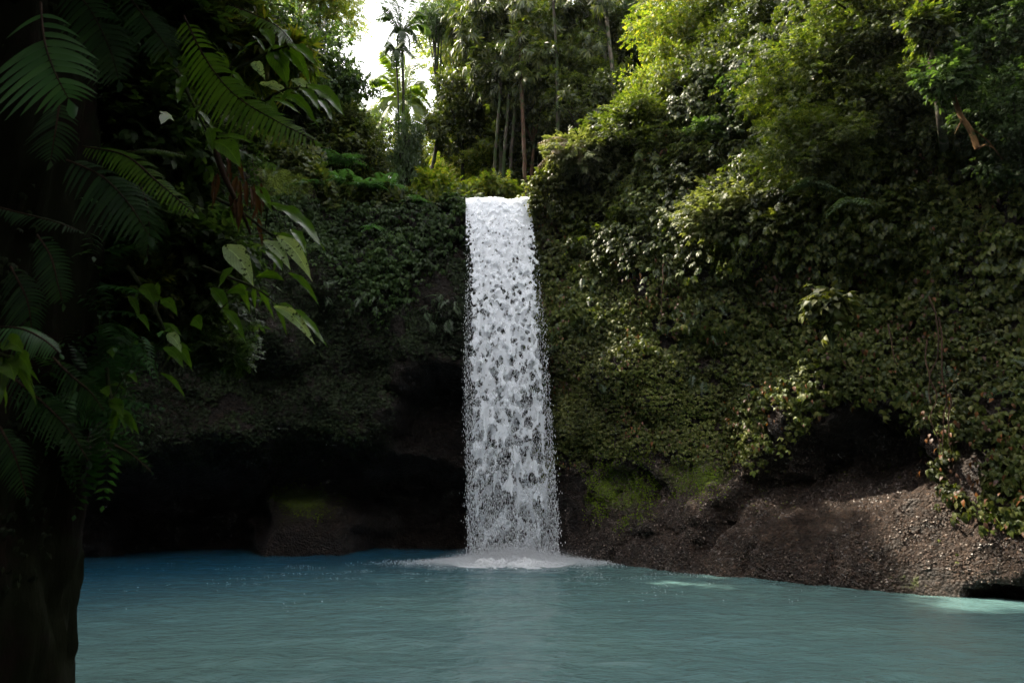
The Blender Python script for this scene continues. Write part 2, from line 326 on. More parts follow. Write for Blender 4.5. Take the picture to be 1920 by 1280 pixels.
p = N(t, 'ShaderNodeBsdfPrincipled', i_Roughness=.4); p.inputs['Base Color'].default_value = (.85, .87, .90, 1)
tr = N(t, 'ShaderNodeBsdfTranslucent'); tr.inputs[0].default_value = (.85, .87, .9, 1)
m1 = N(t, 'ShaderNodeMixShader', i_0=.35); l(p.outputs[0], m1.inputs[1]); l(tr.outputs[0], m1.inputs[2]); l(m1.outputs[0], o.inputs[0])

# ------------------------------------------------------------------ terrain: the gorge wall as one closed plan curve
#        X     Y     top   lean
PL = [(-9., -12., 15., .1), (-13, -3, 16, .1), (-15.5, 8, 17, .1), (-16.4, 17, 18, .08), (-15.2, 23.2, 18, .03), (-12, 25.4, 17.6, 0), (-8.9, 26.4, 16.5, 0), (-7.9, 26.8, 15.0, 0), (-5, 27.1, 14.85, 0),
      (-2.2, 27.2, 14.8, 0), (-1.75, 27.1, 14.37, 0), (-.5, 27.1, 14.37, 0), (.72, 27.1, 14.37, 0), (1.2, 27.0, 15.0, .02), (2.4, 26.0, 16.0, .05), (4.9, 23.3, 17.5, .10), (8.05, 20.1, 19, .12), (11.1, 16.8, 20, .13), (13.4, 12.5, 20, .14),
      (14.6, 5, 19, .12), (13, -5, 17, .1), (7, -12, 15, .1), (-2, -14, 14, .1), (-9, -12, 15, .1)]
PL = np.array(PL)
def dense_plan(step, lo, hi):
    S = spline(PL, 6000); S[:, 2] = np.interp(np.linspace(0, len(PL) - 1, 6000), np.arange(len(PL)), PL[:, 2])
    k = np.linspace(0, len(PL) - 1, 6000); S = S[(k >= lo) & (k <= hi)]
    d = np.concatenate(([0], np.cumsum(np.hypot(np.diff(S[:, 0]), np.diff(S[:, 1]))))); n = int(d[-1] / step) + 1
    s = np.linspace(0, d[-1], n); return np.stack([np.interp(s, d, S[:, i]) for i in range(4)], 1)
ARCH = [(1346, 1010), (1372, 965), (1400, 905), (1440, 868), (1490, 815), (1540, 776), (1600, 756), (1660, 758), (1705, 778), (1735, 830), (1752, 885), (1700, 960), (1600, 1010), (1450, 1020)]
HOLL = [(725, 720), (760, 682), (810, 668), (850, 675), (885, 700), (1035, 720), (1040, 1000), (720, 1000), (700, 800)]
LCAV = [(140, 880), (240, 850), (420, 800), (620, 780), (760, 780), (1040, 780), (1050, 1500), (60, 1500)]
SMAL = [(1125, 880), (1150, 858), (1185, 855), (1215, 875), (1225, 905), (1190, 960), (1130, 960), (1118, 910)]
RIGH = [(1838, 1112), (1870, 1085), (1925, 1075), (1990, 1080), (2050, 1200), (1900, 1200), (1840, 1130)]
def wall(plan, nz, nr, detail):
    n = len(plan); T = np.gradient(plan[:, :2], axis=0); T = T / np.linalg.norm(T, axis=1, keepdims=True)
    Nn = np.stack([-T[:, 1], T[:, 0]], 1)                     # away from the pool
    for _ in range(12 if detail else 1):
        Nn = (Nn + np.roll(Nn, 1, 0) + np.roll(Nn, -1, 0)); Nn[0] = Nn[1]; Nn[-1] = Nn[-2]; Nn /= np.linalg.norm(Nn, axis=1, keepdims=True)
    top = plan[:, 2][:, None]; lean = plan[:, 3][:, None]
    t = np.linspace(0, 1, nz)[None]; z = -1.5 + t * (top + 1.5); off = lean * np.maximum(z, 0) + .9 * sstep(1.2, 0, top - z) ** 2
    r = (np.linspace(0, 1, nr + 1)[1:] ** 2 * 48)[None]
    X = plan[:, 0][:, None]; Y = plan[:, 1][:, None]
    slope = .28 + .5 * sstep(5, 14, np.abs(X + 3)) + 0 * r
    z2 = top + .12 * np.minimum(r, 8) + (slope + .18) * np.maximum(r - 5, 0)
    z = np.hstack([z, z2]); off = np.hstack([off, lean * top + .9 + r])
    P = np.stack([X + Nn[:, :1] * off, Y + Nn[:, 1:] * off, z], -1)
    px, py = proj(P); front = P[..., 1] > 5
    px0, py0 = px, py; wob = np.stack([px / 55, py / 55, 0 * px], -1); px = px + 16 * fbm(wob, 4, 101); py = py + 16 * fbm(wob, 4, 131)
    rec = np.zeros(px.shape)
    def add(poly, soft, depth, fy0=None, fy1=None):
        ins = inpoly(px, py, poly); d = polydist(px, py, poly); k = sstep(0, soft, d) * ins * depth
        if fy0 is not None: k = k * (1 - sstep(fy0, fy1, py))
        return np.where(front, k, 0)
    if detail:
        rec = rec + add(ARCH, 26, 2.8, 820, 1010)
        rec = rec + add(SMAL, 16, .5, 880, 960) 
        rec = np.maximum(rec, add(HOLL, 60, 3.2)); rec = np.maximum(rec, add(LCAV, 150, 7.0))
        for ln_c, w_, dp in (([(1348, 1008), (1375, 962), (1402, 902), (1442, 862), (1495, 810)], 15, 1.1), ([(1566, 1090), (1572, 1062), (1590, 1040)], 5, .25), ([(1420, 1062), (1424, 1030), (1440, 1005)], 5, .2), ([(1655, 905), (1690, 895), (1722, 872)], 6, .3), ([(1440, 960), (1480, 940), (1500, 900)], 7, .25), ([(1130, 1045), (1180, 1000), (1260, 985), (1330, 990)], 7, .18)):
            rec = rec + np.where(front, dp * np.exp(-(polydist(px, py, ln_c, False) / w_) ** 2), 0)
        rec = rec + add(RIGH, 12, 1.5)
        # the mossy block standing out of the left cave
        blk = [(430, 960), (470, 910), (530, 882), (600, 876), (660, 900), (710, 960), (760, 1200), (380, 1200)]
        ins = inpoly(px, py, blk); rec = rec * (1 - .8 * np.where(ins, sstep(0, 95, polydist(px, py, blk)), 0))
        # general belly: the left wall bulges over its cave
        rec = rec - .8 * sstep(420, 520, py) * (1 - sstep(640, 720, py)) * sstep(150, 300, px) * (1 - sstep(700, 860, px)) * front
        # rock foot at the right creeps into the pool
        rec = rec - (.5 * sstep(900, 1080, py) + .35 * sstep(2.2, -.2, P[..., 2])) * sstep(1040, 1300, px) * front
    amp = np.ones(px.shape); 
    if detail: amp = 1 - .85 * np.exp(-((X + .5) / 2.2) ** 2) * (P[..., 2] > 9) * (P[..., 2] < 18) * (Y > 20)
    nse = .85 * fbm(P * .28, 3, 3) + .28 * fbm(P * 1.3, 3, 9) + (.07 * fbm(P * 5, 3, 11) if detail else 0)
    crag = np.abs(vnoise(P * np.array((.7, .7, .45)), 21)); nse = nse + (.22 * sstep(.10, .0, np.abs(fbm(P * np.array((.55, .55, .3)), 3, 21))) * sstep(1050, 1200, px) if detail else 0)
    wl = 1 - sstep(0, 3, P[..., 2]) * 0
    d = rec + nse * amp * np.where(z > top + .1, .3, 1) * (.25 + .75 * sstep(.2, 2.2, P[..., 2]))
    P[..., 0] += Nn[:, :1] * d; P[..., 1] += Nn[:, 1:] * d
    P[..., 2] += np.where(z > top + 1, .7 * fbm(P * .4, 3, 5), 0)
    return P
plan_f = dense_plan(.12, 2.6, 18.4)
NZ = 150; NR = 36
P = wall(plan_f, NZ, NR, True); nu, nv = P.shape[:2]
cm = mesh_np('cliff', P.reshape(-1, 3), grid_faces(nu, nv)[:, ::-1])
px, py = proj(P)
def blob(x, y, sx, sy): return np.exp(-((px - x) / sx) ** 2 - ((py - y) / sy) ** 2)
moss = np.clip(.75 * np.maximum.reduce([1.1 * blob(1165, 915, 60, 55), .85 * blob(1300, 890, 110, 45), .75 * blob(1110, 830, 30, 60), 1.0 * blob(565, 932, 75, 34), .6 * blob(1700, 1090, 90, 30), .7 * blob(540, 320, 50, 60), .5 * blob(1480, 900, 120, 50)])
               + .22 * (py < 640) + .12 * (px < 860) * (py < 860), 0, .7)
moss = np.where(P[..., 2] > plan_f[:, 2][:, None], .6, moss)
unshaded = sstep(1050, 1350, px) * sstep(760, 950, py)  # painted shade: rock colour stays darker except low on the right
a = cm.attributes.new('dry', 'FLOAT', 'POINT'); a.data.foreach_set('value', unshaded.ravel().astype(np.float32))
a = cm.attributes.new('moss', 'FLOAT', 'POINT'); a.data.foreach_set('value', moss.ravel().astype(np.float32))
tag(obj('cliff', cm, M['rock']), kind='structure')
Pb = wall(dense_plan(1.0, 18.35, len(PL) - 1), 30, 14, False); Pb2 = wall(dense_plan(1.0, 0, 2.65), 30, 14, False)
for Q in (Pb, Pb2):
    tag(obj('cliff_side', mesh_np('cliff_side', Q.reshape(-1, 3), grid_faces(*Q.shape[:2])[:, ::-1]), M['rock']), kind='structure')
gx = np.linspace(-25, 25, 60); gy = np.linspace(-22, 36, 70); GX, GY = np.meshgrid(gx, gy, indexing='ij')
GZ = .55 - 3.2 * sstep(3.5, 9, GY + .08 * np.abs(GX)) + .12 * fbm(np.stack([GX, GY, 0 * GX], -1) * .7, 3)
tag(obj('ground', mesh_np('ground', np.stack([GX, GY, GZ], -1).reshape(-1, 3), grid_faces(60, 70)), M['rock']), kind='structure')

# water surface with real ripples
wx = np.concatenate([np.linspace(-22, 20, 420)]); wy = 4 + (np.linspace(0, 1, 420) ** 1.5) * 28
WX, WY = np.meshgrid(wx, wy, indexing='ij'); Q = np.stack([WX * .9, WY * 1.5, 0 * WX], -1)
rd = np.hypot(WX - 0, WY - 25.2)
WZ = .032 * fbm(Q * .9, 3, 31) + .012 * fbm(Q * 3.5, 2, 37) + .03 * np.exp(-rd / 6) * np.sin(rd * 5.5 + 1.5 * fbm(Q * .3, 2, 41))
tag(obj('pool_water', mesh_np('pool_water', np.stack([WX, WY, WZ], -1).reshape(-1, 3), grid_faces(420, 420)), M['water']), kind='structure')

# ------------------------------------------------------------------ waterfall
wf = thing('waterfall', 'white waterfall dropping straight from the cliff lip into the pool', 'waterfall', (0.1, 25.3, 0))
ey_ = [365, 500, 700, 900, 1048]; exl = [873, 874, 871, 876, 880]; exr = [992, 1011, 1028, 1041, 1048]
def curtain(dY, seed, thr0, thr1, grow, name, op=1.0):
    nu_, ns = 60, 240; fall = np.linspace(0, 1, ns) ** .9
    rows = []; z = 14.54 * (1 - fall); Yr = 26.75 - 1.5 * np.sqrt(fall) + dY * (.25 + .75 * fall)
    for k in range(ns):
        q = np.array((0, Yr[k], z[k])); _, yy = proj(q); l_ = np.interp(yy, ey_, exl) - grow * fall[k]; r_ = np.interp(yy, ey_, exr) + grow * fall[k]
        dep = (q - np.array((0, 0, H))) @ FW; xs = ((np.linspace(l_, r_, nu_) - 960) / F) * dep
        rows.append(np.stack([xs, np.full(nu_, Yr[k]), np.full(nu_, z[k])], 1))
    back = [rows[0] + np.array((0, b, .03 * b)) for b in (4, 2, 1, .4)]; rows = back + rows
    G = np.array(rows); G[..., 2] += (.07 * fbm(np.stack([G[..., 0] * 1.6, 0 * G[..., 0] + 3, 0 * G[..., 0]], -1), 3, 77)) * np.exp(-np.maximum(14.6 - G[..., 2], 0) / .8); s = np.concatenate([[-4, -2, -1, -.4], 14.54 * fall]); fa = np.clip(s / 14.54, 0, 1)
    size = .092 + .17 * fa ** .8 + .02 * seed; vint = np.concatenate(([0], np.cumsum(np.diff(s) / ((size[1:] + size[:-1]) / 2 * (1 + 1.2 * fa[1:])))))
    G[..., 1] += .10 * fbm(np.stack([G[..., 0] * 3, s[:, None] * .35 + seed * 7 + 0 * G[..., 0], 0 * G[..., 0]], -1), 3, seed) * fa[:, None] ** .5
    nr_ = len(rows); me = mesh_np(name, G.reshape(-1, 3), grid_faces(nr_, nu_))
    U = (G[..., 0]) / size[:, None]; uvf = np.stack([U, np.broadcast_to(vint[:, None], U.shape)], -1).reshape(-1, 2)
    met = np.stack([np.broadcast_to(np.linspace(0, 1, nu_)[None], U.shape), np.broadcast_to(fa[:, None], U.shape)], -1).reshape(-1, 2)
    li = np.empty(len(me.loops), np.int32); me.loops.foreach_get('vertex_index', li)
    for nm, arr in (('flow', uvf), ('met', met)):
        me.uv_layers.new(name=nm).data.foreach_set('uv', arr[li].astype(np.float32).ravel())
    return world_child(obj(name, me, watersheet(name + str(seed), seed, thr0, thr1, op), wf)), G
_, G1 = curtain(0, 1, -.10, .645, 0, 'water_curtain')
curtain(.3, 2, .26, .74, -2, 'water_curtain', .9)
curtain(-.3, 3, .62, .70, 3, 'water_curtain', .9)
oct_v = np.array([(1, 0, 0), (-1, 0, 0), (0, 1, 0), (0, -1, 0), (0, 0, 1), (0, 0, -1.4)]) * .5
oct_f = [np.array([(0, 2, 4), (2, 1, 4), (1, 3, 4), (3, 0, 4), (2, 0, 5), (1, 2, 5), (3, 1, 5), (0, 3, 5)])]
def drops(pos, sx, sz):
    n = len(pos); fr = np.broadcast_to(np.eye(3), (n, 3, 3)); s = np.stack([sx, sx, sz], 1)
    return place(oct_v, oct_f, pos, fr, s)
nd = 26000; f = rng.random(nd) ** .5; k = (f * (len(G1) - 5)).astype(int) + 4; uu = .5 + (rng.beta(.9, .9, nd) - .5) * (1.0 + rng.random(nd) ** 8 * .12)
a_, b_ = G1[k, 0], G1[k, -1]; pos = a_ + (b_ - a_) * uu[:, None] + rng.normal(0, 1, (nd, 3)) * np.array((.035, .25, .05)) * (.3 + f[:, None])
sx = rng.uniform(.008, .022, nd) * (1 + .6 * f); V, Fs = drops(pos, sx, sx * rng.uniform(1.2, 4.5, nd))
world_child(obj('falling_drops', mesh_np('falling_drops', V, Fs), M['drop'], wf))
# splash: churned foam mound, thrown droplets
xx, yy = np.meshgrid(np.linspace(-1, 1, 150), np.linspace(-1, 1, 110), indexing='ij')
rr_ = np.hypot(xx, yy); FP = np.stack([xx * 3.3, yy * 1.7, 0 * xx], -1)
fz = .11 * np.exp(-(rr_ / .62) ** 3) * (1 + .8 * fbm(FP * 2.0, 4, 51)) + .07 * fbm(FP * 8, 3, 57) * (1 - .5 * rr_) + .05 - .17 * rr_ ** 2
cen = pix(962, 1056, 24.9); FP = FP + np.array((cen[0], 24.75, 0)); FP[..., 2] = fz
world_child(obj('foam_mound', mesh_np('foam_mound', FP.reshape(-1, 3), grid_faces(150, 110)), M['drop'], wf))
nd = 80000; th = rng.random(nd) * 2 * np.pi; q = np.abs(rng.normal(0, .55, nd)); pos = np.stack([cen[0] + np.cos(th) * q * 2.9, 24.9 + np.sin(th) * q * 1.1, np.abs(rng.normal(0, .19, nd)) * np.exp(-(q / .9) ** 2) + .02], 1)
sx = rng.uniform(.010, .026, nd); V, Fs = drops(pos, sx, sx * rng.uniform(.8, 1.6, nd)); world_child(obj('spray', mesh_np('spray', V, Fs), M['drop'], wf))
m, t, o = newmat('mist'); l = t.links.new
tcn = N(t, 'ShaderNodeTexCoord'); ln_ = N(t, 'ShaderNodeVectorMath', operation='LENGTH'); l(tcn.outputs['Object'], ln_.inputs[0])
fo_ = N(t, 'ShaderNodeMapRange', i_1=.0, i_2=1.0, i_3=1.0, i_4=0.0); l(ln_.outputs['Value'], fo_.inputs[0]); fo0 = fo_; fo_ = N(t, 'ShaderNodeMath', operation='POWER', i_1=2.2); l(fo0.outputs[0], fo_.inputs[0]); fo1 = fo_; fo_ = N(t, 'ShaderNodeMath', operation='MULTIPLY', i_1=1.3); l(fo1.outputs[0], fo_.inputs[0])
pv = N(t, 'ShaderNodeVolumePrincipled'); pv.inputs['Color'].default_value = (.95, .97, 1, 1); l(fo_.outputs[0], pv.inputs['Density']); l(pv.outputs[0], o.inputs['Volume'])
th_, ph_ = np.meshgrid(np.linspace(0, np.pi, 17), np.linspace(0, 2 * np.pi, 33), indexing='ij'); SV = np.stack([np.sin(th_) * np.cos(ph_), np.sin(th_) * np.sin(ph_), np.cos(th_)], -1)
mi_ = obj('mist', mesh_np('mist', SV.reshape(-1, 3), grid_faces(17, 33)), m, wf); mi_.location = (cen[0] - .1, -.4, .25); mi_.scale = (3.0, 1.4, .5)
# scattered foam flecks on the pool near the fall, stretched to imitate ripple glints
nd = 9000; ang = rng.random(nd) * 2 * np.pi; q = 2.0 + np.abs(rng.normal(0, 3.2, nd)) ; pos = np.stack([cen[0] + np.cos(ang) * q * 1.4, 24.7 - np.abs(np.sin(ang)) * q, np.full(nd, .03)], 1)
pos = pos[pos[:, 1] > 9]; k = vnoise(pos * np.array((1.3, 1.6, 1)), 5) > .35; pos = pos[k]; sx = rng.uniform(.004, .013, len(pos))
fr = np.broadcast_to(np.eye(3), (len(pos), 3, 3)); V, Fs = place(oct_v, oct_f, pos, fr, np.stack([sx * 3.2, sx, sx * .5], 1)); tag(obj('foam_flecks', mesh_np('foam_flecks', V, Fs), M['drop']), 'white foam flecks drifting on the turquoise pool', 'foam', kind='stuff')

# ------------------------------------------------------------------ leaf templates (unit length along +Y, normal +Z)
def leaf(wd=.3, droop=.14, fold=.07):
    v = np.array([(0, 0, 0), (-wd, .38, fold), (0, .42, -droop * .15), (wd, .38, fold), (-wd * .6, .72, fold * .4 - droop * .5), (wd * .6, .72, fold * .4 - droop * .5), (0, .74, -droop * .55), (0, 1, -droop * 1.3)])
    return v, [np.array([(0, 2, 1), (0, 3, 2), (4, 6, 7), (6, 5, 7)]), np.array([(1, 2, 6, 4), (2, 3, 5, 6)])]
def leaf4(wd=.28, droop=.14, fold=.07):
    v = np.array([(0, 0, 0), (-wd, .42, fold), (0, .45, 0), (wd, .42, fold), (0, 1, -droop)]); return v, [np.array([(0, 2, 1), (0, 3, 2), (1, 2, 4), (2, 3, 4)])]
def rot(v, ax, a):
    return v @ np.array(Matrix.Rotation(a, 3, ax)).T
def combo(items):
    out = []
    for (tv, tf), sc_, rz, rx, off in items:
        v = rot(tv * sc_, 'X', rx); v = rot(v, 'Z', rz) + np.array(off); out.append((v, tf))
    return join(out)
TRI = combo([(leaf(.34, .3), 1, 0, -.35, (0, .1, 0)), (leaf(.34, .3), .85, 1.15, -.45, (-.04, .05, 0)), (leaf(.34, .3), .85, -1.15, -.45, (.04, .05, 0))])
SPRIG = combo([(leaf4(.3), .55, s * random.uniform(.7, 1.1), random.uniform(-.5, .1), (0, y, -.06 * y)) for y, s in ((.05, 1), (.18, -1), (.34, 1), (.5, -1), (.64, 1), (.74, -1), (.8, 0))])
FAN = combo([(leaf4(.10, .25, .03), random.uniform(.7, 1), a, random.uniform(-.5, 0), (0, 0, 0)) for a in (-1.5, -.95, -.45, 0, .4, .9, 1.4)])
FINE = combo([(leaf4(.24), .34, s * random.uniform(.8, 1.2), random.uniform(-.4, .2), (0, y, -.1 * y * y)) for y, s in [(i * .1, (-1) ** i) for i in range(9)]])
def ferntemplate(n=9):
    it = []
    for i in range(n):
        y = i / n; ln = .34 * (1 - y) ** .6 * (.6 + .4 * min(1, y * 5)) + .05
        for s in (1, -1): it.append((leaf4(.16, .2, .02), ln, s * 1.25, -.2, (0, y, -.35 * y * y)))
    it.append((leaf4(.3), .12, 0, -.5, (0, 1, -.35))); return combo(it)
FERNT = ferntemplate()

# ------------------------------------------------------------------ creepers on the cliff
def sample_wall(n, ulo=0, uhi=1, vlo=0, vhi=None):
    vhi = vhi or NZ - 1; i = rng.uniform(ulo * (nu - 1), uhi * (nu - 1) - 1e-3, n); j = rng.uniform(vlo, vhi - 1e-3, n)
    a, b = i.astype(int), j.astype(int); fi, fj = (i - a)[:, None], (j - b)[:, None]
    p00, p10, p01, p11 = P[a, b], P[a + 1, b], P[a, b + 1], P[a + 1, b + 1]
    pos = p00 * (1 - fi) * (1 - fj) + p10 * fi * (1 - fj) + p01 * (1 - fi) * fj + p11 * fi * fj
    nn = nrm(np.cross(p01 - p00, p10 - p00)); c = np.array((0., 14, 8)) - pos; nn *= np.where((nn * c).sum(1) < 0, -1, 1)[:, None]
    return pos, nn
BARE_R = [(1030, 880), (1100, 850), (1250, 842), (1300, 855), (1380, 872), (1425, 872), (1470, 820), (1520, 778), (1600, 748), (1680, 752), (1730, 800), (1755, 880), (1765, 915), (1800, 965), (1860, 995), (1960, 1010), (1960, 1200), (1000, 1100)]
def creeper(name, label, n, region, tmpl, mat, smin, smax, off, droop=.9, ulo=0, uhi=1, clump=.9, thr=-.25, keep=None):
    pos, nn = sample_wall(n, ulo, uhi); x, y = proj(pos); xj = x + rng.normal(0, 8, n); yj = y + rng.normal(0, 8, n)
    k = region(xj, yj) & (pos[:, 2] > .4); k &= fbm(pos * clump, 3, 61) > thr
    pos, nn = pos[k], nn[k]; m = len(pos)
    d = nn * rng.uniform(.3, .8, (m, 1)) + np.array((0, 0, -droop)) + rng.normal(0, .35, (m, 3))
    nl = nn * .6 + np.array((0, 0, .8)) + rng.normal(0, .25, (m, 3))
    bulge = np.maximum(fbm(pos * 1.1, 2, 71), -.3) + .4
    pos = pos + nn * (rng.uniform(.0, 1, (m, 1)) * off + bulge[:, None] * off * .9)
    s = rng.uniform(smin, smax, m) * (1 + .25 * vnoise(pos * .8, 81))
    V, Fs = place(tmpl[0], tmpl[1], pos, frames(d, nl), s)
    return tag(obj(name, mesh_np(name, V, Fs), mat), label, 'creeper', kind='stuff')
zone_small = lambda x, y: (x > 1010) & (x < 1540 + (y - 600) * -.15) & (y > 560) & ~inpoly(x, y, BARE_R)
zone_big = lambda x, y: ((x > 1420 + rng.normal(0, 40, len(x))) | ((y < 640 + rng.normal(0, 30, len(x))) & (x > 1005))) & ~inpoly(x, y, BARE_R)
creeper('large_leaved_creeper', 'large three-lobed creeper leaves hanging over the right cliff face', 150000, zone_big, TRI, M['creeper'], .09, .21, .28, ulo=.5, thr=-.42)
creeper('small_leaved_creeper', 'fine small-leaved creeper clothing the wall beside the waterfall', 210000, zone_small, TRI, M['smallcreeper'], .075, .13, .16, ulo=.5, thr=-.6)
def zl(x, y): return (x < 875) & (y > 370) & (y < 500 + 60 * np.sin(x * .02) + rng.normal(0, 25, len(x)))
creeper('ledge_creeper', 'dark leafy creeper trailing over the left cliff edge', 90000, zl, TRI, M['dark'], .12, .22, .35, uhi=.62, thr=-.5)
creeper('hanging_foliage', 'leafy shoots hanging in masses from the upper right slope', 170000, lambda x, y: (x > 1000 + (y > 300) * 60) & (y < 430 + .05 * (x - 1000) + rng.normal(0, 40, len(x))), SPRIG, M['mid'], .17, .33, .65, droop=.8, ulo=.5, clump=.45, thr=-.35)
def zd(x, y): return (x < 880) & (y > 440) & (y < 870) & ~((x > 730) & (y > 665)) & ~(inpoly(x, y, [(760, 520), (840, 500), (860, 560), (800, 590), (760, 570)]))
creeper('tiny_creeper', 'sparse tiny leaves dotting the dark left wall', 150000, zd, TRI, M['tinyleaf'], .06, .12, .08, uhi=.62, thr=-.6)
creeper('arch_creeper', 'pale creeper tufts inside the right rock hollow', 9000, lambda x, y: inpoly(x, y, [(1560, 860), (1640, 850), (1690, 880), (1650, 925), (1590, 930)]) | inpoly(x, y, [(1400, 905), (1480, 890), (1500, 960), (1420, 980)]) | inpoly(x, y, [(1740, 1010), (1900, 990), (1900, 1060), (1800, 1050)]), TRI, M['smallcreeper'], .05, .09, .06, ulo=.6, thr=.25)
def moss_zone(x, y):
    e = lambda cx, cy, rx, ry: ((x - cx) / rx) ** 2 + ((y - cy) / ry) ** 2
    return (e(1165, 912, 72, 76) < 1) | (e(1110, 850, 34, 70) < .9) | ((e(1300, 880, 105, 58) < 1) & (rng.random(len(x)) < .7)) | ((e(1190, 820, 120, 60) < 1) & (rng.random(len(x)) < .3)) | (e(568, 935, 76, 36) < 1)
creeper('moss_tufts', 'bright yellow-green moss tufts low on the rock beside the fall', 420000, moss_zone, TRI, M['mosstuft'], .025, .055, .03, clump=1.7, thr=-.1)
creeper('wall_ferns', 'small ferns sprouting everywhere among the creepers on the cliff', 9000, lambda x, y: ~inpoly(x, y, BARE_R) & (y > 300) & (y < 760) & ((x > 1010) | (y < 620)) & (x > 480), FERNT, M['ferngrey'], .25, .55, .3, droop=.5, clump=.7, thr=.15)
creeper('fallen_leaves', 'dead brown leaves caught among the creepers on the cliff', 9000, lambda x, y: ~inpoly(x, y, BARE_R) & (x > 1010) & (y > 250), leaf(.3, .3), M['brown'], .08, .18, .55, ulo=.5, clump=.6, thr=.1)
# stones set in the rock foot
pos, nn = sample_wall(60000, .5, 1, 0, 70); x, y = proj(pos); k = (x > 1060) & (y > 790) & (inpoly(x, y, BARE_R)) & (fbm(pos * .8, 3, 66) > -.45); pos, nn = pos[k], nn[k]; m_ = len(pos)
V, Fs = place(oct_v + rng.normal(0, .06, oct_v.shape), oct_f, pos, frames(rng.normal(0, 1, (m_, 3)), nn), rng.uniform(.025, .075, (m_, 1)) ** 1 * rng.uniform(.7, 1.3, (m_, 3)))
tag(obj('pebbles', mesh_np('pebbles', V, Fs, False), M['pebble']), 'small stones studding the brown rock foot on the right', 'pebbles', kind='stuff')
# undergrowth on the hills above
pos, nn = sample_wall(60000, 0, 1, NZ - 6, nv - 6); nn[:, 2] = np.abs(nn[:, 2]); x, y = proj(pos); k = (np.hypot(pos[:, 0], pos[:, 1] - 14) < 55) & (~((np.abs(pos[:, 0] + .5) < 1.3) & (pos[:, 1] < 31) & (pos[:, 1] > 20))); pos, nn = pos[k], nn[k]; m_ = len(pos)
d = nn * .5 + rng.normal(0, .7, (m_, 3)); pos = pos + nn * rng.random((m_, 1)) * .7
V, Fs = place(SPRIG[0], SPRIG[1], pos, frames(d, nn + rng.normal(0, .3, (m_, 3))), rng.uniform(.3, .6, m_))
tag(obj('undergrowth', mesh_np('undergrowth', V, Fs), M['mid']), 'dense undergrowth covering the slopes above the gorge', 'undergrowth', kind='stuff')

# ------------------------------------------------------------------ trees
def crown_mesh(kind, seed):
    r_ = np.random.default_rng(seed)
    if kind == 'round':   K, Mx, T, ls, cr_, flat = 85, 46, SPRIG, (.30, .5), 1.05, .55
    elif kind == 'fine':  K, Mx, T, ls, cr_, flat = 100, 34, FINE, (.40, .66), 1.25, .55
    elif kind == 'fan':   K, Mx, T, ls, cr_, flat = 85, 42, FAN, (.40, .75), 1.1, .7
    else:                 K, Mx, T, ls, cr_, flat = 95, 60, SPRIG, (.20, .34), 1.0, .7
    c = nrm(r_.normal(0, 1, (K, 3))) * (r_.random((K, 1)) ** .45) * np.array((3.4, 3.4, 3.0)); c += .5 * r_.normal(0, 1, (K, 3))
    k = np.repeat(np.arange(K), Mx); rad = cr_ * r_.uniform(.55, 1.2, K)[k]
    off = nrm(r_.normal(0, 1, (K * Mx, 3))) * (r_.random((K * Mx, 1)) ** .5) * rad[:, None] * np.array((1, 1, flat)); pos = c[k] + off
    d = nrm(off) * .8 + nrm(pos) * .4 + np.array((0, 0, -.35)) + r_.normal(0, .35, pos.shape); n_ = np.array((0, 0, 1)) + nrm(pos) * .4 + r_.normal(0, .6, pos.shape)
    V, Fs = place(T[0], T[1], pos, frames(d, n_), r_.uniform(*ls, len(pos)))
    return mesh_np('crown_' + kind, V, Fs), c
CROWNS = {(k, s): crown_mesh(k, s * 7 + len(k)) for k in ('round', 'fine', 'fan', 'small') for s in (1, 2)}
crown_cache = {}
def tree(name, label, base, cc, rx, rz, kind, seed, mat, bark='bark', tr=.16, rotz=0., group=None, bend=0., limbs=14):
    "tapered trunk with limbs from the base point to a crown centred on cc"
    base = np.array(base, float); cc = np.array(cc, float); root = thing(name, label, 'tree', base, group)
    me0, cl_ = CROWNS[(kind, seed)]; key = (kind, seed, mat)
    if key not in crown_cache:
        mc_ = me0.copy(); mc_.materials.append(M[mat]); crown_cache[key] = mc_
    o = bpy.data.objects.new('crown', crown_cache[key]); C.objects.link(o); o.parent = root
    o.location = cc - base; o.rotation_euler = (0, 0, rotz); s = (rx / 3.7, rx / 3.7, rz / 3.3); o.scale = s
    top = cc - base - np.array((0, 0, rz * .1)); mid = top * .5 + np.array((bend, bend * .4, 0)); pts = spline([np.array((0, 0, -.5)), mid * .5 + np.array((bend * .2, 0, 0)), mid, top * .8, top + np.array((0, 0, rz * .6))], 16)
    parts = [tube(pts, np.linspace(tr, tr * .3, 16), 8)]; ca, sa = math.cos(rotz), math.sin(rotz)
    rr2 = np.random.default_rng(seed * 31 + int(rx * 100)); 
    for q in rr2.choice(len(cl_), limbs, replace=False):
        e = cl_[q] * np.array(s); e = np.array((e[0] * ca - e[1] * sa, e[0] * sa + e[1] * ca, e[2])) + cc - base
        st = pts[rr2.integers(8, 14)]; mm_ = (st + e) / 2 + np.array((0, 0, .15 * rx)); parts.append(tube(spline([st, mm_, e], 7), np.linspace(tr * .38, tr * .08, 7), 5))
    V, Fs = join(parts); obj('trunk', mesh_np('trunk', V, Fs), M[bark], root); return root
def gz(x, y):
    "ground height of the hillside under (x,y)"
    Q = P[:, NZ - 2:, :].reshape(-1, 3); d = (Q[:, 0] - x) ** 2 + (Q[:, 1] - y) ** 2; return Q[d.argmin(), 2]
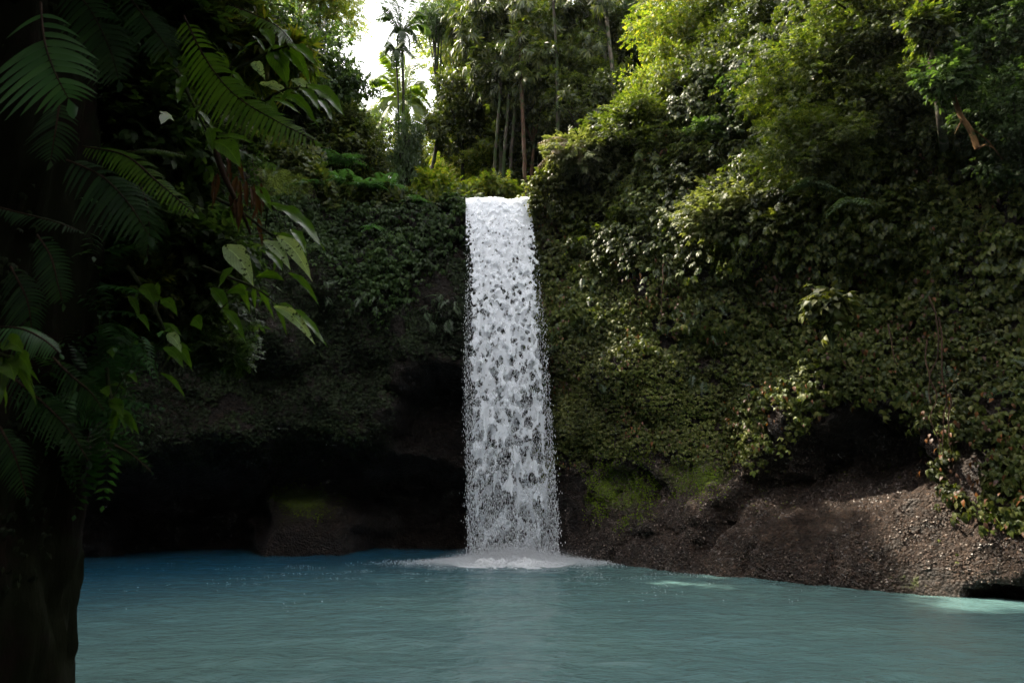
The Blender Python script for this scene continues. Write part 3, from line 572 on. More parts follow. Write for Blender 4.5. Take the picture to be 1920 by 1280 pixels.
def ptree(label, x, y, Y, rpx, rpy, kind, seed, mat, bx=None, **kw):
    "tree whose crown centre shows at photo pixel (x,y) at distance Y"
    c = pix(x, y, Y); dep = (c - np.array((0, 0, H))) @ FW; bxp = pix(bx if bx is not None else x, 360, Y)[0]
    b = (bxp, Y + .3, gz(bxp, Y + .3) - .2)
    if c[2] - b[2] < 1.5 or kw.get('group') == G_R:
        q_ = P[:, 60:].reshape(-1, 3); q_ = q_[q_[:, 2] < c[2] + .5]; b = q_[(((q_ - c - np.array((0, 0, -1.5))) ** 2).sum(1)).argmin()]
    return tree(kw.pop('name', 'jungle_tree'), label, b, c, rpx * 1.25 / F * dep, rpy * 1.2 / F * dep, kind, seed, mat, rotz=(x * 13 % 628) / 100, **kw)
G_B = G_R = ''
G_B = 'jungle trees above the waterfall'; G_R = 'trees overhanging the right cliff'
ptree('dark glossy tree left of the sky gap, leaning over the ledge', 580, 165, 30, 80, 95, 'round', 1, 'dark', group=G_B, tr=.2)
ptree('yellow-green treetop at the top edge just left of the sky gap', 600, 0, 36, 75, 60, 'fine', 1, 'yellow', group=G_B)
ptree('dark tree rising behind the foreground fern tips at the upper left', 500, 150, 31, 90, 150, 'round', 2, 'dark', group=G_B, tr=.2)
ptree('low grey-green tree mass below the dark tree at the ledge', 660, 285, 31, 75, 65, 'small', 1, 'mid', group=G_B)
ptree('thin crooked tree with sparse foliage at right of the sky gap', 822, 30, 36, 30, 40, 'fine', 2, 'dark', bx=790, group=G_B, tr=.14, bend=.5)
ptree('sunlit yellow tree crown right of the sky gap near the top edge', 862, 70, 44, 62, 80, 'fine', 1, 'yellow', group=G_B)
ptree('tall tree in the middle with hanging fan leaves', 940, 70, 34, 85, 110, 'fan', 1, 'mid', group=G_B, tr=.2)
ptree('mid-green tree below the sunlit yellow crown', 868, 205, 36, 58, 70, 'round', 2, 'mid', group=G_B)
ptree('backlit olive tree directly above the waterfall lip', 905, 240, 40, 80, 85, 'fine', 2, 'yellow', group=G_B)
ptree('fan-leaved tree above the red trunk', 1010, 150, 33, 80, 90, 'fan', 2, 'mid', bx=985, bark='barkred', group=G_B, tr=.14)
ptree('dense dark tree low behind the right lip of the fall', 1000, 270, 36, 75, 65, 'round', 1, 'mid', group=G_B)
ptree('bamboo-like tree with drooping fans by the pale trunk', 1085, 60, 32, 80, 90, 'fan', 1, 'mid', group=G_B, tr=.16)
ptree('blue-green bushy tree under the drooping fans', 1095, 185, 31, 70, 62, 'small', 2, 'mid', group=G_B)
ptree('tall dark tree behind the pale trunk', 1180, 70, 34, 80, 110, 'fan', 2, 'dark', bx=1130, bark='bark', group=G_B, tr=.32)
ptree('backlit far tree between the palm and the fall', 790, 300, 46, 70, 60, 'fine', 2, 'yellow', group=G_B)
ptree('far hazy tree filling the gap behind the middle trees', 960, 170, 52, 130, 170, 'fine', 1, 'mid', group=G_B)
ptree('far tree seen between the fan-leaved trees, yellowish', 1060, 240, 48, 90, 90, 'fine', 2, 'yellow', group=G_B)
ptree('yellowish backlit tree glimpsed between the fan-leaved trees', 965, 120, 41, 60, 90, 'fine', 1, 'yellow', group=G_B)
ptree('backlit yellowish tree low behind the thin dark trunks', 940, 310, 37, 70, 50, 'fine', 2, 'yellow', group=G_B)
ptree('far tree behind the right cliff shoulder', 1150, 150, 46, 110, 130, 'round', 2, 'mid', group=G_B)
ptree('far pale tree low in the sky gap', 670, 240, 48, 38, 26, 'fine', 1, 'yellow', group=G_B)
ptree('vine-smothered tree standing on the ledge left of the fall', 765, 300, 30, 26, 85, 'small', 1, 'dark', group=G_B, tr=.2)
# right side
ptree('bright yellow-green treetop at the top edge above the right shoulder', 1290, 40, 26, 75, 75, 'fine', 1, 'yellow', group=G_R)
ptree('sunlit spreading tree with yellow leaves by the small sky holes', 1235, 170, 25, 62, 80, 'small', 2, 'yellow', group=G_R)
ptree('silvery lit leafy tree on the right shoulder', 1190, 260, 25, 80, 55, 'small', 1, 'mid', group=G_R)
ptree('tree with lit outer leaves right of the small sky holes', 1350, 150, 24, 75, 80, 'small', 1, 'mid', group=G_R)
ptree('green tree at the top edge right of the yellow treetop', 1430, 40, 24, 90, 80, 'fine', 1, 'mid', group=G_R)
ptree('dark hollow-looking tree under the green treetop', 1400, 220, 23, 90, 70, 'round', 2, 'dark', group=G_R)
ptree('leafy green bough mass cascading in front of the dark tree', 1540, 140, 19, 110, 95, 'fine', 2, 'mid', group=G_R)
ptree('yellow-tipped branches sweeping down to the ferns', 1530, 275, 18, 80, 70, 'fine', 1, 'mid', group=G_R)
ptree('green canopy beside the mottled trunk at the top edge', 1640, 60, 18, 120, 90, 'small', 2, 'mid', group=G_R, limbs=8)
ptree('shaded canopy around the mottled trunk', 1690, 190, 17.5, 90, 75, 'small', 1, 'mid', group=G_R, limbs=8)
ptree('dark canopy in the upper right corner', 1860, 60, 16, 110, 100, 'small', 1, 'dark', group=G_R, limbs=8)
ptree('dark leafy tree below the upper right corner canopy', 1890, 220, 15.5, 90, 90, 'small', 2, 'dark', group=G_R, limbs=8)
for i, (X_, Y_, Z_, r_) in enumerate([(-18, 27, 25, 5), (-21, 21, 26, 5.5), (-20, 33, 28, 4.5), (-21, 16, 25, 5), (-14.5, 22.5, 27, 4.5), (-13, 24.5, 29, 3.2), (-14, 17, 28, 5), (-12.3, 28.7, 31, 2.4), (-8, 20.5, 29, 3.4), (-4, 22, 29, 2.8)]):  # out-of-view trees placed to block sun over the pool and rock foot
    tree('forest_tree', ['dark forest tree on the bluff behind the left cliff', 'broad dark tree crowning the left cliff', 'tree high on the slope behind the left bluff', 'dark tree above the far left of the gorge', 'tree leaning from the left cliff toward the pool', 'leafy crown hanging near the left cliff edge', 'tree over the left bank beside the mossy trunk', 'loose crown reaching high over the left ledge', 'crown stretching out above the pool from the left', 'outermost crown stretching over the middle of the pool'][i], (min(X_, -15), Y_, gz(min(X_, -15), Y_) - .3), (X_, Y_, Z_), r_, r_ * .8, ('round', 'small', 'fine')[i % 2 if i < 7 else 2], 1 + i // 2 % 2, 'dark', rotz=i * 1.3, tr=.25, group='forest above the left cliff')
for i in range(34):
    X_ = -26 + (i * 11.3) % 58; Y_ = 40 + (i * 7.7) % 22; g_ = gz(X_, Y_); r_ = 3.6 + (i * 37 % 10) * .16
    if i % 2 and -11 < X_ < -2: continue
    if -305 < 1280 * X_ / Y_ * .93 < -125: continue
    px_h = float(proj(np.array([(X_, Y_, g_ + 4.5)]))[0][0]); spot_ = next((n_ for lim_, n_ in ((560, 'far behind the foreground ferns'), (700, 'left of the sky gap'), (880, 'right of the sky gap'), (1000, 'straight behind the waterfall lip'), (1180, 'behind the bamboo clump'), (1400, 'behind the right shoulder')) if px_h < lim_), 'behind the upper right canopy'); row_ = 'nearer' if Y_ < 47 else ('middle' if Y_ < 55 else 'farthest')
    tree('hillside_tree', ('green', 'yellowish', 'dark')[i % 3] + ' ' + ('loose-crowned', 'round-crowned', 'loose-crowned', 'drooping')[i % 4] + ' tree in the ' + row_ + ' row up the hillside, ' + spot_, (X_, Y_, g_ - .3), (X_, Y_, g_ + 4.5), r_, r_ * 1.1, ('fine', 'round', 'fine', 'fan')[i % 4], 1 + i // 4 % 2, ('mid', 'yellow', 'dark')[i % 3], rotz=i * 1.7, group='trees on the hillside behind the fall')
# bare trunks
def bare(name, label, pts, r0, r1, bark, cat='tree', sub=None, group=None):
    W = [pix(*q) for q in pts]; base = W[-1]; root = thing(name, label, cat, base, group); S = spline(W[::-1], 24) - base
    S += .015 * np.stack([vnoise(S * 2 + 3), vnoise(S * 2 + 9), 0 * S[:, 0]], 1); V, Fs = tube(S, np.linspace(r0, r1, 24), 9)
    parts = [(V, Fs)]
    for b in (sub or []):
        B = [pix(*q) - base for q in b[0]]; parts.append(tube(spline(B, 10), np.linspace(b[1], b[1] * .4, 10), 6))
    V, Fs = join(parts); obj('trunk', mesh_np('trunk', V, Fs), M[bark], root); return root
bare('bare_tree', 'tall pale slender trunk rising out of frame among the dark trees', [(1132, -40, 30), (1140, 60, 30), (1148, 130, 30), (1150, 200, 30), (1152, 300, 30)], .14, .08, 'barkpale')
bare('bare_tree', 'thick dark trunk just left of the pale slender one', [(1125, 20, 31), (1130, 120, 31), (1136, 200, 31), (1140, 300, 31)], .28, .2, 'bark')
bare('bare_tree', 'straight reddish trunk behind the right end of the lip', [(974, 60, 31), (978, 170, 31), (983, 280, 31), (984, 330, 31), (986, 372, 31)], .11, .09, 'barkred')
bare('bare_tree', 'thin grey trunk above the right shoulder', [(1036, -20, 30), (1044, 120, 30), (1046, 230, 30), (1050, 290, 30)], .10, .07, 'bark')
for k_, (x_, l_) in enumerate([(928, 'leftmost of three thin dark trunks behind the lip'), (945, 'middle one of three thin dark trunks behind the lip'), (958, 'thin dark trunk behind the lip, nearest the reddish trunk')]):
    bare('bare_tree', l_, [(x_ + 14, 90, 32), (x_ + 8, 200, 32), (x_, 300, 32), (x_ - 2, 375, 32)], .09, .07, 'bark', group='dark trunks behind the lip')
bare('bare_tree', 'pale mottled trunk half hidden in the upper right canopy', [(1722, -30, 15.5), (1735, 60, 15.5), (1748, 130, 15.5), (1762, 200, 15.5), (1768, 250, 16), (1775, 300, 18)], .12, .09, 'barkpale')
bare('bare_branch', 'bare orange-brown branch bent downwards near the upper right', [(1768, 120, 15), (1784, 168, 15), (1800, 215, 15), (1815, 240, 15), (1835, 278, 15)], .07, .05, 'barkorange', 'branch', [([(1835, 278, 15), (1850, 272, 15), (1866, 280, 15)], .03), ([(1803, 225, 15), (1796, 240, 15), (1790, 252, 15)], .02), ([(1812, 235, 15), (1850, 262, 15.3), (1880, 300, 15.5)], .025)])
# bamboo stems
root = thing('bamboo_clump', 'clump of dark bamboo stems fanning out above the right shoulder', 'bamboo', pix(1090, 265, 31)); b0 = pix(1090, 265, 31)
for k_ in range(11):
    e = pix(1050 + k_ * 16, 120 + random.uniform(-20, 40), 31 + random.uniform(-1, 1)) - b0; V, Fs = tube(spline([np.array((k_ * .06 - .3, 0, -.5)), e * .5 + np.array((0, 0, .5)), e], 14), np.linspace(.06, .03, 14), 6)
    obj('stem', mesh_np('stem', V, Fs), M['bark'], root)

# ------------------------------------------------------------------ palms
def frond_palm(p0, p1, sag, wl, seed=0, n=36):
    p0, p1 = np.array(p0, float), np.array(p1, float); r_ = np.random.default_rng(seed); mid = (p0 + p1) / 2 + np.array((0, 0, sag)); S = spline([p0, mid, p1], n); T = nrm(np.gradient(S, axis=0))
    side = nrm(np.cross(T, np.array((0, 0, 1.)) + .2 * r_.normal(0, 1, 3))); out = [tube(S, np.linspace(.035, .008, n), 5)]
    for s in (1, -1):
        t = np.linspace(0, 1, n)[3:]; d = side[3:] * s + T[3:] * .7 + np.array((0, 0, -.30)) + r_.normal(0, .08, (n - 3, 3)); ln = wl * np.sin(np.pi * np.clip(t * .85 + .12, 0, 1)) + .08
        tv, tf = leaf4(.06, .35, .01); out.append(place(tv, tf, S[3:], frames(d, np.cross(d, T[3:]) * s), ln))
    return join(out)
def palm(name, label, base, top, rad, fr_list, mat, tmat, wl, sag):
    root = thing(name, label, 'palm', base); base = np.array(base); tp = np.array(top) - base
    V, Fs = tube(spline([np.array((0, 0, -.5)), tp * .5 + np.array((.12, 0, 0)), tp], 18), np.linspace(rad, rad * .75, 18), 8); obj('trunk', mesh_np('trunk', V, Fs), M[tmat], root)
    for i, e in enumerate(fr_list):
        V, Fs = frond_palm(tp, np.array(e) - base, sag, wl, i, 64); obj('frond', mesh_np('frond', V, Fs), M[mat], root)
b = pix(760, 350, 40); tp_ = pix(757, 190, 40)
palm('coconut_palm', 'sunlit yellow-green coconut palm standing in the sky gap', b, tp_, .2, [pix(*q) for q in ((715, 95, 39.5), (745, 85, 40), (692, 150, 39), (690, 215, 39), (775, 110, 40.5), (800, 165, 40), (812, 215, 39.5), (705, 240, 38.5), (780, 250, 39), (735, 262, 39), (768, 95, 42), (725, 140, 43), (790, 190, 43))], 'palm', 'bark', 1.15, .8)
b = pix(751, 365, 31); tp_ = pix(753, 60, 31)
palm('slender_palm', 'slender dark palm silhouetted against the sky gap', b, tp_, .085, [pix(*q) for q in ((705, 35, 31), (722, 85, 30.5), (735, -10, 31), (775, -15, 31), (800, 30, 31), (790, 90, 31), (716, 10, 31.5), (765, 105, 30), (745, 110, 30.5), (808, 60, 31.5))], 'dark', 'bark', .5, .55)
b = pix(744, 365, 30); tp_ = pix(742, 95, 30)
palm('slender_palm', 'shorter drooping palm just below the slender dark one', b, tp_, .06, [pix(*q) for q in ((712, 108, 30), (722, 90, 30.3), (765, 92, 30), (780, 112, 30), (735, 130, 29.6), (752, 128, 29.8))], 'dark', 'bark', .3, .35)

# ------------------------------------------------------------------ ferns and shrubs on the cliff
def fernplant(label, base, r, n, mat='fern', dirv=(0, -1, 0), spread=1.3, group=None, up=.5, name='fern'):
    root = thing(name, label, 'fern', base, group); dv = np.array(dirv, float); az0 = math.atan2(dv[1], dv[0])
    for i in range(n):
        a = az0 + (i / max(n - 1, 1) - .5) * 2 * spread + random.uniform(-.15, .15); ln = r * random.uniform(.75, 1.1)
        d = np.array((math.cos(a), math.sin(a), up + random.uniform(-.2, .25)))[None]; V, Fs = place(FERNT[0], FERNT[1], np.zeros((1, 3)), frames(d, np.array(((0, 0, 1.),))), [ln])
        V[:, 2] -= .30 * (np.hypot(V[:, 0], V[:, 1]) ** 2) / ln
        obj('frond', mesh_np('frond', V, Fs), M[mat], root)
G_F = 'ferns on the ledge'
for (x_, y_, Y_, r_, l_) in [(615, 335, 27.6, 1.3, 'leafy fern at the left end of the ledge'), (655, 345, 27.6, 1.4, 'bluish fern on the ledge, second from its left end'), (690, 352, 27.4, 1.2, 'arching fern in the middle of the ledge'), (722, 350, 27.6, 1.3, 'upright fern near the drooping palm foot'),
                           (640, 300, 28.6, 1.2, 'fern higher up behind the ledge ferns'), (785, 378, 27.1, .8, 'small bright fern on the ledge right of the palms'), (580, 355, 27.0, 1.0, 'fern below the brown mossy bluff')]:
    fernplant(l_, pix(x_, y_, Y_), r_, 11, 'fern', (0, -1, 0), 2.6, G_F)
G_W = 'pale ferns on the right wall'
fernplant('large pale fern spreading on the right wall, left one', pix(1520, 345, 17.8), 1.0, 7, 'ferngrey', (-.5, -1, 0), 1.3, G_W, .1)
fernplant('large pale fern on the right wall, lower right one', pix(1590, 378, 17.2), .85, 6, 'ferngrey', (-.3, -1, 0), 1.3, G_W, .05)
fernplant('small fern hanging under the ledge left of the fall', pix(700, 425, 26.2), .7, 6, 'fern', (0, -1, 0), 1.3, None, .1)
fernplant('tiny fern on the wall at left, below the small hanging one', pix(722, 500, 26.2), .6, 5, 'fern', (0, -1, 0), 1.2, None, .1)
def shrub(label, x, y, Y, rp, rpy, n, tmpl, mat, ls, name='shrub', stem='stem', droop=-.3, group=None, cat='shrub'):
    c = pix(x, y, Y); dep = (c - np.array((0, 0, H))) @ FW; rx, rz = rp / F * dep, rpy / F * dep; base = c - np.array((0, -.4 * rx, rz * (-.8 if name == 'hanging_bush' else .9))); root = thing(name, label, cat, base, group)
    r_ = np.random.default_rng(int(x * 7 + y)); K = max(8, n // 45); cc = nrm(r_.normal(0, 1, (K, 3))) * r_.random((K, 1)) ** .4 * np.array((rx, rx * .7, rz)) * .85
    k = r_.integers(0, K, n); off = r_.normal(0, .22, (n, 3)) * np.array((rx, rx * .7, rz)); pos = cc[k] + off + c - base
    d = nrm(off) * .8 + nrm(pos - (c - base)) * .4 + np.array((0, 0, droop)) + r_.normal(0, .4, pos.shape); nn_ = np.array((0, -.2, 1)) + r_.normal(0, .4, pos.shape)
    V, Fs = place(tmpl[0], tmpl[1], pos, frames(d, nn_), r_.uniform(*ls, n)); obj('foliage', mesh_np('foliage', V, Fs), M[mat], root)
    parts = [tube(spline([np.array((0, 0, -.3)), (q + c - base) * .5 + np.array((0, 0, .1 * rz)), q + c - base], 8), np.linspace(.03, .008, 8), 5) for q in cc[:14]]
    V, Fs = join(parts); obj('stem', mesh_np('stem', V, Fs), M[stem], root); return root
shrub('pale sunlit bush jutting from the right wall', 1385, 405, 21.0, 105, 45, 1600, SPRIG, 'paleleaf', (.22, .36))
shrub('silvery bush on top of the right shoulder', 1090, 295, 25.5, 75, 38, 1300, SPRIG, 'paleleaf', (.22, .4))
shrub('bright leafy bush above the silvery one', 1190, 235, 25, 75, 40, 1200, SPRIG, 'mid', (.22, .36))
shrub('dark leafy bush right of the pale sunlit bush', 1480, 430, 20, 60, 40, 800, SPRIG, 'creeper', (.2, .32))
shrub('sunlit yellow bush at the foot of the trees, left of the lip', 818, 352, 29.5, 42, 28, 600, SPRIG, 'yellow', (.25, .4))
shrub('small yellow bush just behind the waterfall lip', 925, 350, 30, 40, 20, 500, SPRIG, 'yellow', (.2, .35))
shrub('bright pale-leaved sapling in the middle of the right wall', 1562, 585, 17.6, 45, 50, 260, TRI, 'creeper', (.18, .32))
shrub('shrub with lit leaves right of the waterfall top', 1035, 360, 26.2, 42, 40, 600, TRI, 'creeper', (.12, .2))
shrub('grey bush behind the ledge ferns', 640, 268, 30, 70, 40, 1000, SPRIG, 'mid', (.25, .4))
shrub('dark shrub overhanging the left edge of the fall', 850, 380, 27.0, 32, 22, 400, TRI, 'dark', (.12, .22))
shrub('leafy shoots hiding the head of the mottled trunk', 1738, 55, 14.9, 42, 30, 420, SPRIG, 'mid', (.16, .28))
shrub('leafy shoots above the bare orange-brown branch', 1775, 140, 14.6, 48, 36, 480, SPRIG, 'dark', (.16, .28))
shrub('small-leaved shoots lying over the left end of the lip', 866, 385, 26.4, 14, 18, 90, TRI, 'dark', (.1, .17))
shrub('small-leaved shoots lying over the right end of the lip', 1003, 382, 26.0, 16, 20, 120, TRI, 'creeper', (.1, .17))
# dried hanging palm fronds on the shoulder
root = thing('dry_palm_frond', 'pale dry fronds drooping on the right shoulder beside the silvery bush', 'frond', pix(1075, 270, 24.9)); b0 = pix(1075, 270, 24.9)
for i, q in enumerate([(1010, 268, 24.6), (1008, 312, 24.6), (1110, 292, 24.6), (1040, 285, 24.4), (1090, 300, 24.5)]):
    V, Fs = frond_palm(np.zeros(3), pix(*q) - b0, .25, .32, i, 22); obj('frond', mesh_np('frond', V, Fs), M['drypalm'], root)
# hanging aerial roots
G_V = 'roots hanging on the right wall'
for i, (pts, l_) in enumerate([([(1738, 560, 16.2), (1742, 660, 16.1), (1738, 750, 16.1), (1748, 850, 16)], 'long brown root hanging left of the rock hollow edge'), ([(1750, 600, 16.1), (1755, 700, 16), (1762, 780, 16), (1758, 860, 16)], 'brown root twisting beside the longest one'),
                               ([(1765, 740, 16), (1772, 790, 15.9), (1768, 850, 15.9)], 'short pale root at the right of the root bundle'), ([(1730, 640, 16.2), (1728, 700, 16.2), (1735, 760, 16.1)], 'thin root at the left of the root bundle'),
                               ([(1660, 610, 16.8), (1664, 650, 16.7), (1676, 690, 16.7)], 'curled pinkish root high on the wall'), ([(1245, 500, 22.8), (1235, 560, 22.7), (1232, 620, 22.7)], 'lit root dangling below the pale bush')]):
    W = [pix(*q) - np.array((0, .25, 0)) for q in pts]; V, Fs = tube(spline(W, 24) - W[0] + .10 * np.stack([vnoise(spline(W, 24) * 2 + i), vnoise(spline(W, 24) * 2 + 5 + i), np.zeros(24)], 1), np.linspace(.022, .010, 24), 6)
    tag(obj('aerial_root', mesh_np('aerial_root', V, Fs), M['root']), l_, 'root', G_V).location = W[0]

# canopy added out of frame to block sky over the near bank and right wall
def cloud(name, label, specs, mat, leafsz=(.5, .9)):
    parts = []
    for (x, y, z, rx, rz, n) in specs:
        u_ = nrm(rng.normal(0, 1, (n, 3))) * rng.random((n, 1)) ** .4 * np.array((rx, rx, rz)); d = nrm(u_) + rng.normal(0, .5, u_.shape)
        parts.append(place(SPRIG[0], SPRIG[1], u_ + np.array((x, y, z)), frames(d, np.array((0, 0, 1.)) + rng.normal(0, .4, u_.shape)), rng.uniform(*leafsz, n)))
    V, Fs = join(parts); return tag(obj(name, mesh_np(name, V, Fs), M[mat]), label, 'forest', kind='stuff')
cloud('forest_canopy', 'forest canopy closing over the near bank', [(10.5, 13, 25, 4.5, 2, 1600), (14, 19, 31, 4.5, 2.2, 1600), (-7, -7, 15, 6, 3, 2500), (2, -9, 15, 7, 3, 3000), (9, -7, 15, 6, 3, 2500),
      (-15, 14, 21, 5, 4, 2200), (-15, 2, 20, 6, 4, 2200), (15, 4, 22, 5, 4, 1800), (0, -16, 20, 10, 5, 3000)], 'dark')

exec_fore = True
# ------------------------------------------------------------------ foreground: mossy trunk, ferns, broad-leaved branches
ft = thing('mossy_tree', 'huge dark mossy trunk at the left edge of the view', 'tree', (-3.75, 4.2, 0))
n_a, n_z = 180, 300; A, Z = np.meshgrid(np.linspace(0, 2 * np.pi, n_a, endpoint=False), np.linspace(-1.2, 9, n_z), indexing='ij')
rad = 1.0 - .05 * np.maximum(Z, 0) + .10 * np.sin(A * 3 + Z * .4) + .25 * np.exp(-(Z + 1) / .9); pp = np.stack([np.cos(A), np.sin(A), Z * .5], -1); rad = rad + .10 * fbm(pp * 1.8, 3, 91) + .11 * np.abs(fbm(pp * np.array((6, 6, 1.2)), 4, 92)) + .03 * fbm(pp * np.array((16, 16, 9)), 3, 93)
V = np.stack([rad * np.cos(A), rad * np.sin(A), Z], -1).reshape(-1, 3); i, j = np.meshgrid(np.arange(n_a), np.arange(n_z - 1), indexing='ij'); i = i.ravel(); j = j.ravel(); i2 = (i + 1) % n_a
obj('trunk', mesh_np('trunk', V, np.stack([i * n_z + j, i2 * n_z + j, i2 * n_z + j + 1, i * n_z + j + 1], 1)), M['mossbark'], ft)
u_ = nrm(rng.normal(0, 1, (3200, 3))) * rng.random((3200, 1)) ** .4 * np.array((3.4, 3.2, 1.2)) + np.array((-.4, -.6, 8.6)); V, Fs = place(SPRIG[0], SPRIG[1], u_, frames(rng.normal(0, 1, u_.shape) + np.array((0, 0, -.5)), np.array((0, 0, 1.)) + rng.normal(0, .4, u_.shape)), rng.uniform(.3, .55, 3200))
obj('crown', mesh_np('crown', V, Fs), M['dark'], ft)  # crown above the view, added to shade the near foliage
nm = 9000; a = rng.random(nm) * 2 * np.pi; z = rng.uniform(-1, 9, nm); k = fbm(np.stack([np.cos(a) * 1.5, np.sin(a) * 1.5, z], 1), 3, 95) > -.1; a, z = a[k], z[k]; nm = len(a)
o_ = np.stack([np.cos(a), np.sin(a), 0 * a], 1); V, Fs = place(TRI[0], TRI[1], o_ * (1.06 - .05 * np.maximum(z, 0) + .22 * np.exp(-(z + 1) / .9) + rng.uniform(-.04, .03, nm))[:, None] + np.stack([0 * z, 0 * z, z], 1), frames(o_ * .5 + np.array((0, 0, -.8)) + rng.normal(0, .4, (nm, 3)), o_ + np.array((0, 0, .5))), rng.uniform(.02, .055, nm))
obj('moss', mesh_np('moss', V, Fs), M['tinyleaf'], ft)

def nfern(label, pts, width, mat='fern', n=24, tilt=(0, -1, .25), droop=.25, curl=0., oneside=0, extra=None, rad=.006):
    "near fern: pts = (x,y,Y) of the rachis, width = longest leaflet in photo pixels"
    fronds = [(pts, width, tilt)] + (extra or []); b0 = pix(*pts[0]); root = thing('fern', label, 'fern', b0, 'ferns hanging around the mossy trunk')
    for pts_, wd_, tl in fronds:
        W = np.array([pix(*q) for q in pts_]) - b0; m = n * 2; S = spline(W, m); T = nrm(np.gradient(S, axis=0)); Nn = np.array(tl, float); side = nrm(np.cross(T, Nn)); wl = wd_ / F * pts_[0][2]
        out = []; seg = 7
        for s in (1, -1):
            for q in range(2, m - 1):
                t = q / (m - 1); ln = wl * (min(1, .45 + t * 1.6)) * (1 - max(0, t - .45) ** 1.6 * 2.3) * random.uniform(.78, 1.06)
                if oneside and s != oneside: ln *= .35
                if random.random() < .05: continue
                ln = max(ln, wl * .12); d = nrm(side[q] * s * 1.0 + T[q] * .38 + random.uniform(-.05, .05)); hw = min(.38 * np.linalg.norm(S[q] - S[q - 1]) * 1.02, ln * .12)
                tt = np.linspace(0, 1, seg); cen_ = S[q] + d * ln * tt[:, None] + np.array((0, 0, -1.)) * (droop * ln * tt ** 2)[:, None] + T[q] * (curl * ln * tt ** 2)[:, None]
                wv = hw * np.array((.85, 1.1, 1.05, .95, .8, .5, .05)); wdv = T[q]
                Lf = cen_ - wdv * wv[:, None]; Rt = cen_ + wdv * wv[:, None] + Nn * (-.15 * wv[:, None]); mdl = cen_ + nrm(Nn) * (-.25 * wv[:, None])
                v = np.stack([Lf, mdl, Rt], 1).reshape(-1, 3); f_ = []
                for e in range(seg - 1):
                    f_ += [(e * 3, e * 3 + 1, e * 3 + 4, e * 3 + 3), (e * 3 + 1, e * 3 + 2, e * 3 + 5, e * 3 + 4)]
                out.append((v, [np.array(f_)]))
        # terminal leaflet
        tv, tf = leaf(.2, .2); out.append(place(tv, tf, S[-1:], frames((T[-1] + np.array((0, 0, -.4)))[None], -Nn[None]), [wl * .45]))
        V, Fs = join(out); fo = obj('frond', mesh_np('frond', V, Fs), M[mat], root)
        V, Fs = tube(S, np.linspace(rad, rad * .3, m), 5); obj('stalk', mesh_np('stalk', V, Fs), M['root'], fo)
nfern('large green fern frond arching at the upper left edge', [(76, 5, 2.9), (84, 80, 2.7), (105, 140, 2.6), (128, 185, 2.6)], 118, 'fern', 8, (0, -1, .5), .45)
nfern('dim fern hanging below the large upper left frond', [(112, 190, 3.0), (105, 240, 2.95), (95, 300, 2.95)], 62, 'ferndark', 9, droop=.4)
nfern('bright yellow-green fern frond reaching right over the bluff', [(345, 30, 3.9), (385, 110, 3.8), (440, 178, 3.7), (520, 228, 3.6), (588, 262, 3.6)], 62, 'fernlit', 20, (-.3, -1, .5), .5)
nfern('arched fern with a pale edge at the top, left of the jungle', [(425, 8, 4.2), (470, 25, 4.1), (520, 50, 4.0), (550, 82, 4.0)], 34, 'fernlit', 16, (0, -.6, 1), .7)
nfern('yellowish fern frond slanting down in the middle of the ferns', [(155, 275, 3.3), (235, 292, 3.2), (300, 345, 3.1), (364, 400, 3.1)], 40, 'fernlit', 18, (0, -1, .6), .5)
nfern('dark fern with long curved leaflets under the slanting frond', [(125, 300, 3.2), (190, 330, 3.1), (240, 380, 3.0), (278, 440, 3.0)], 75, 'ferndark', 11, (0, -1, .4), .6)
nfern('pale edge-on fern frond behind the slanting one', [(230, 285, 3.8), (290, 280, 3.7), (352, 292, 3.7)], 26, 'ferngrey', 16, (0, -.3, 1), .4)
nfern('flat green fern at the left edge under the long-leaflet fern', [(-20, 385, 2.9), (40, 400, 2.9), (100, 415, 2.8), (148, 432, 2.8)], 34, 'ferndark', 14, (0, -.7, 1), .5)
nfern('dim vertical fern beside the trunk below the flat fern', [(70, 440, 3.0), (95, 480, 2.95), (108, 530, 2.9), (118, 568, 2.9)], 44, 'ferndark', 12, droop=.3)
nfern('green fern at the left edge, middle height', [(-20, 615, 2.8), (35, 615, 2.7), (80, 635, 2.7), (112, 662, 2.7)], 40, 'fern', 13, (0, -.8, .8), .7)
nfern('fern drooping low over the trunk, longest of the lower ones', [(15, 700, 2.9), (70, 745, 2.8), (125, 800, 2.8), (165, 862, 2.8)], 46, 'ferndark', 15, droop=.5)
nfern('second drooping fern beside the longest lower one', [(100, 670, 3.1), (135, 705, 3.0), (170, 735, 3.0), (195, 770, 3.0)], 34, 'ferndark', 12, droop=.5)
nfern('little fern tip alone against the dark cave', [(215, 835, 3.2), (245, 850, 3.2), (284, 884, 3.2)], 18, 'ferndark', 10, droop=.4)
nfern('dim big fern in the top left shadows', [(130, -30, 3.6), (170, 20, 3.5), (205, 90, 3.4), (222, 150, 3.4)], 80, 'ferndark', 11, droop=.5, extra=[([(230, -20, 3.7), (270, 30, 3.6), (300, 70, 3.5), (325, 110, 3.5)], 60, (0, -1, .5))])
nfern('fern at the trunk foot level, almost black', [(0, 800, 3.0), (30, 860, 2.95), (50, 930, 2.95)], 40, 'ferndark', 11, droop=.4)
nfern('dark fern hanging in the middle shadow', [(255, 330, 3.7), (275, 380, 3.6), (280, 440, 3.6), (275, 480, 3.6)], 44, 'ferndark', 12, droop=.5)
nfern('fern in the shadow behind the drooping pair', [(20, 500, 3.2), (50, 560, 3.1), (60, 620, 3.1)], 50, 'ferndark', 11, droop=.5)

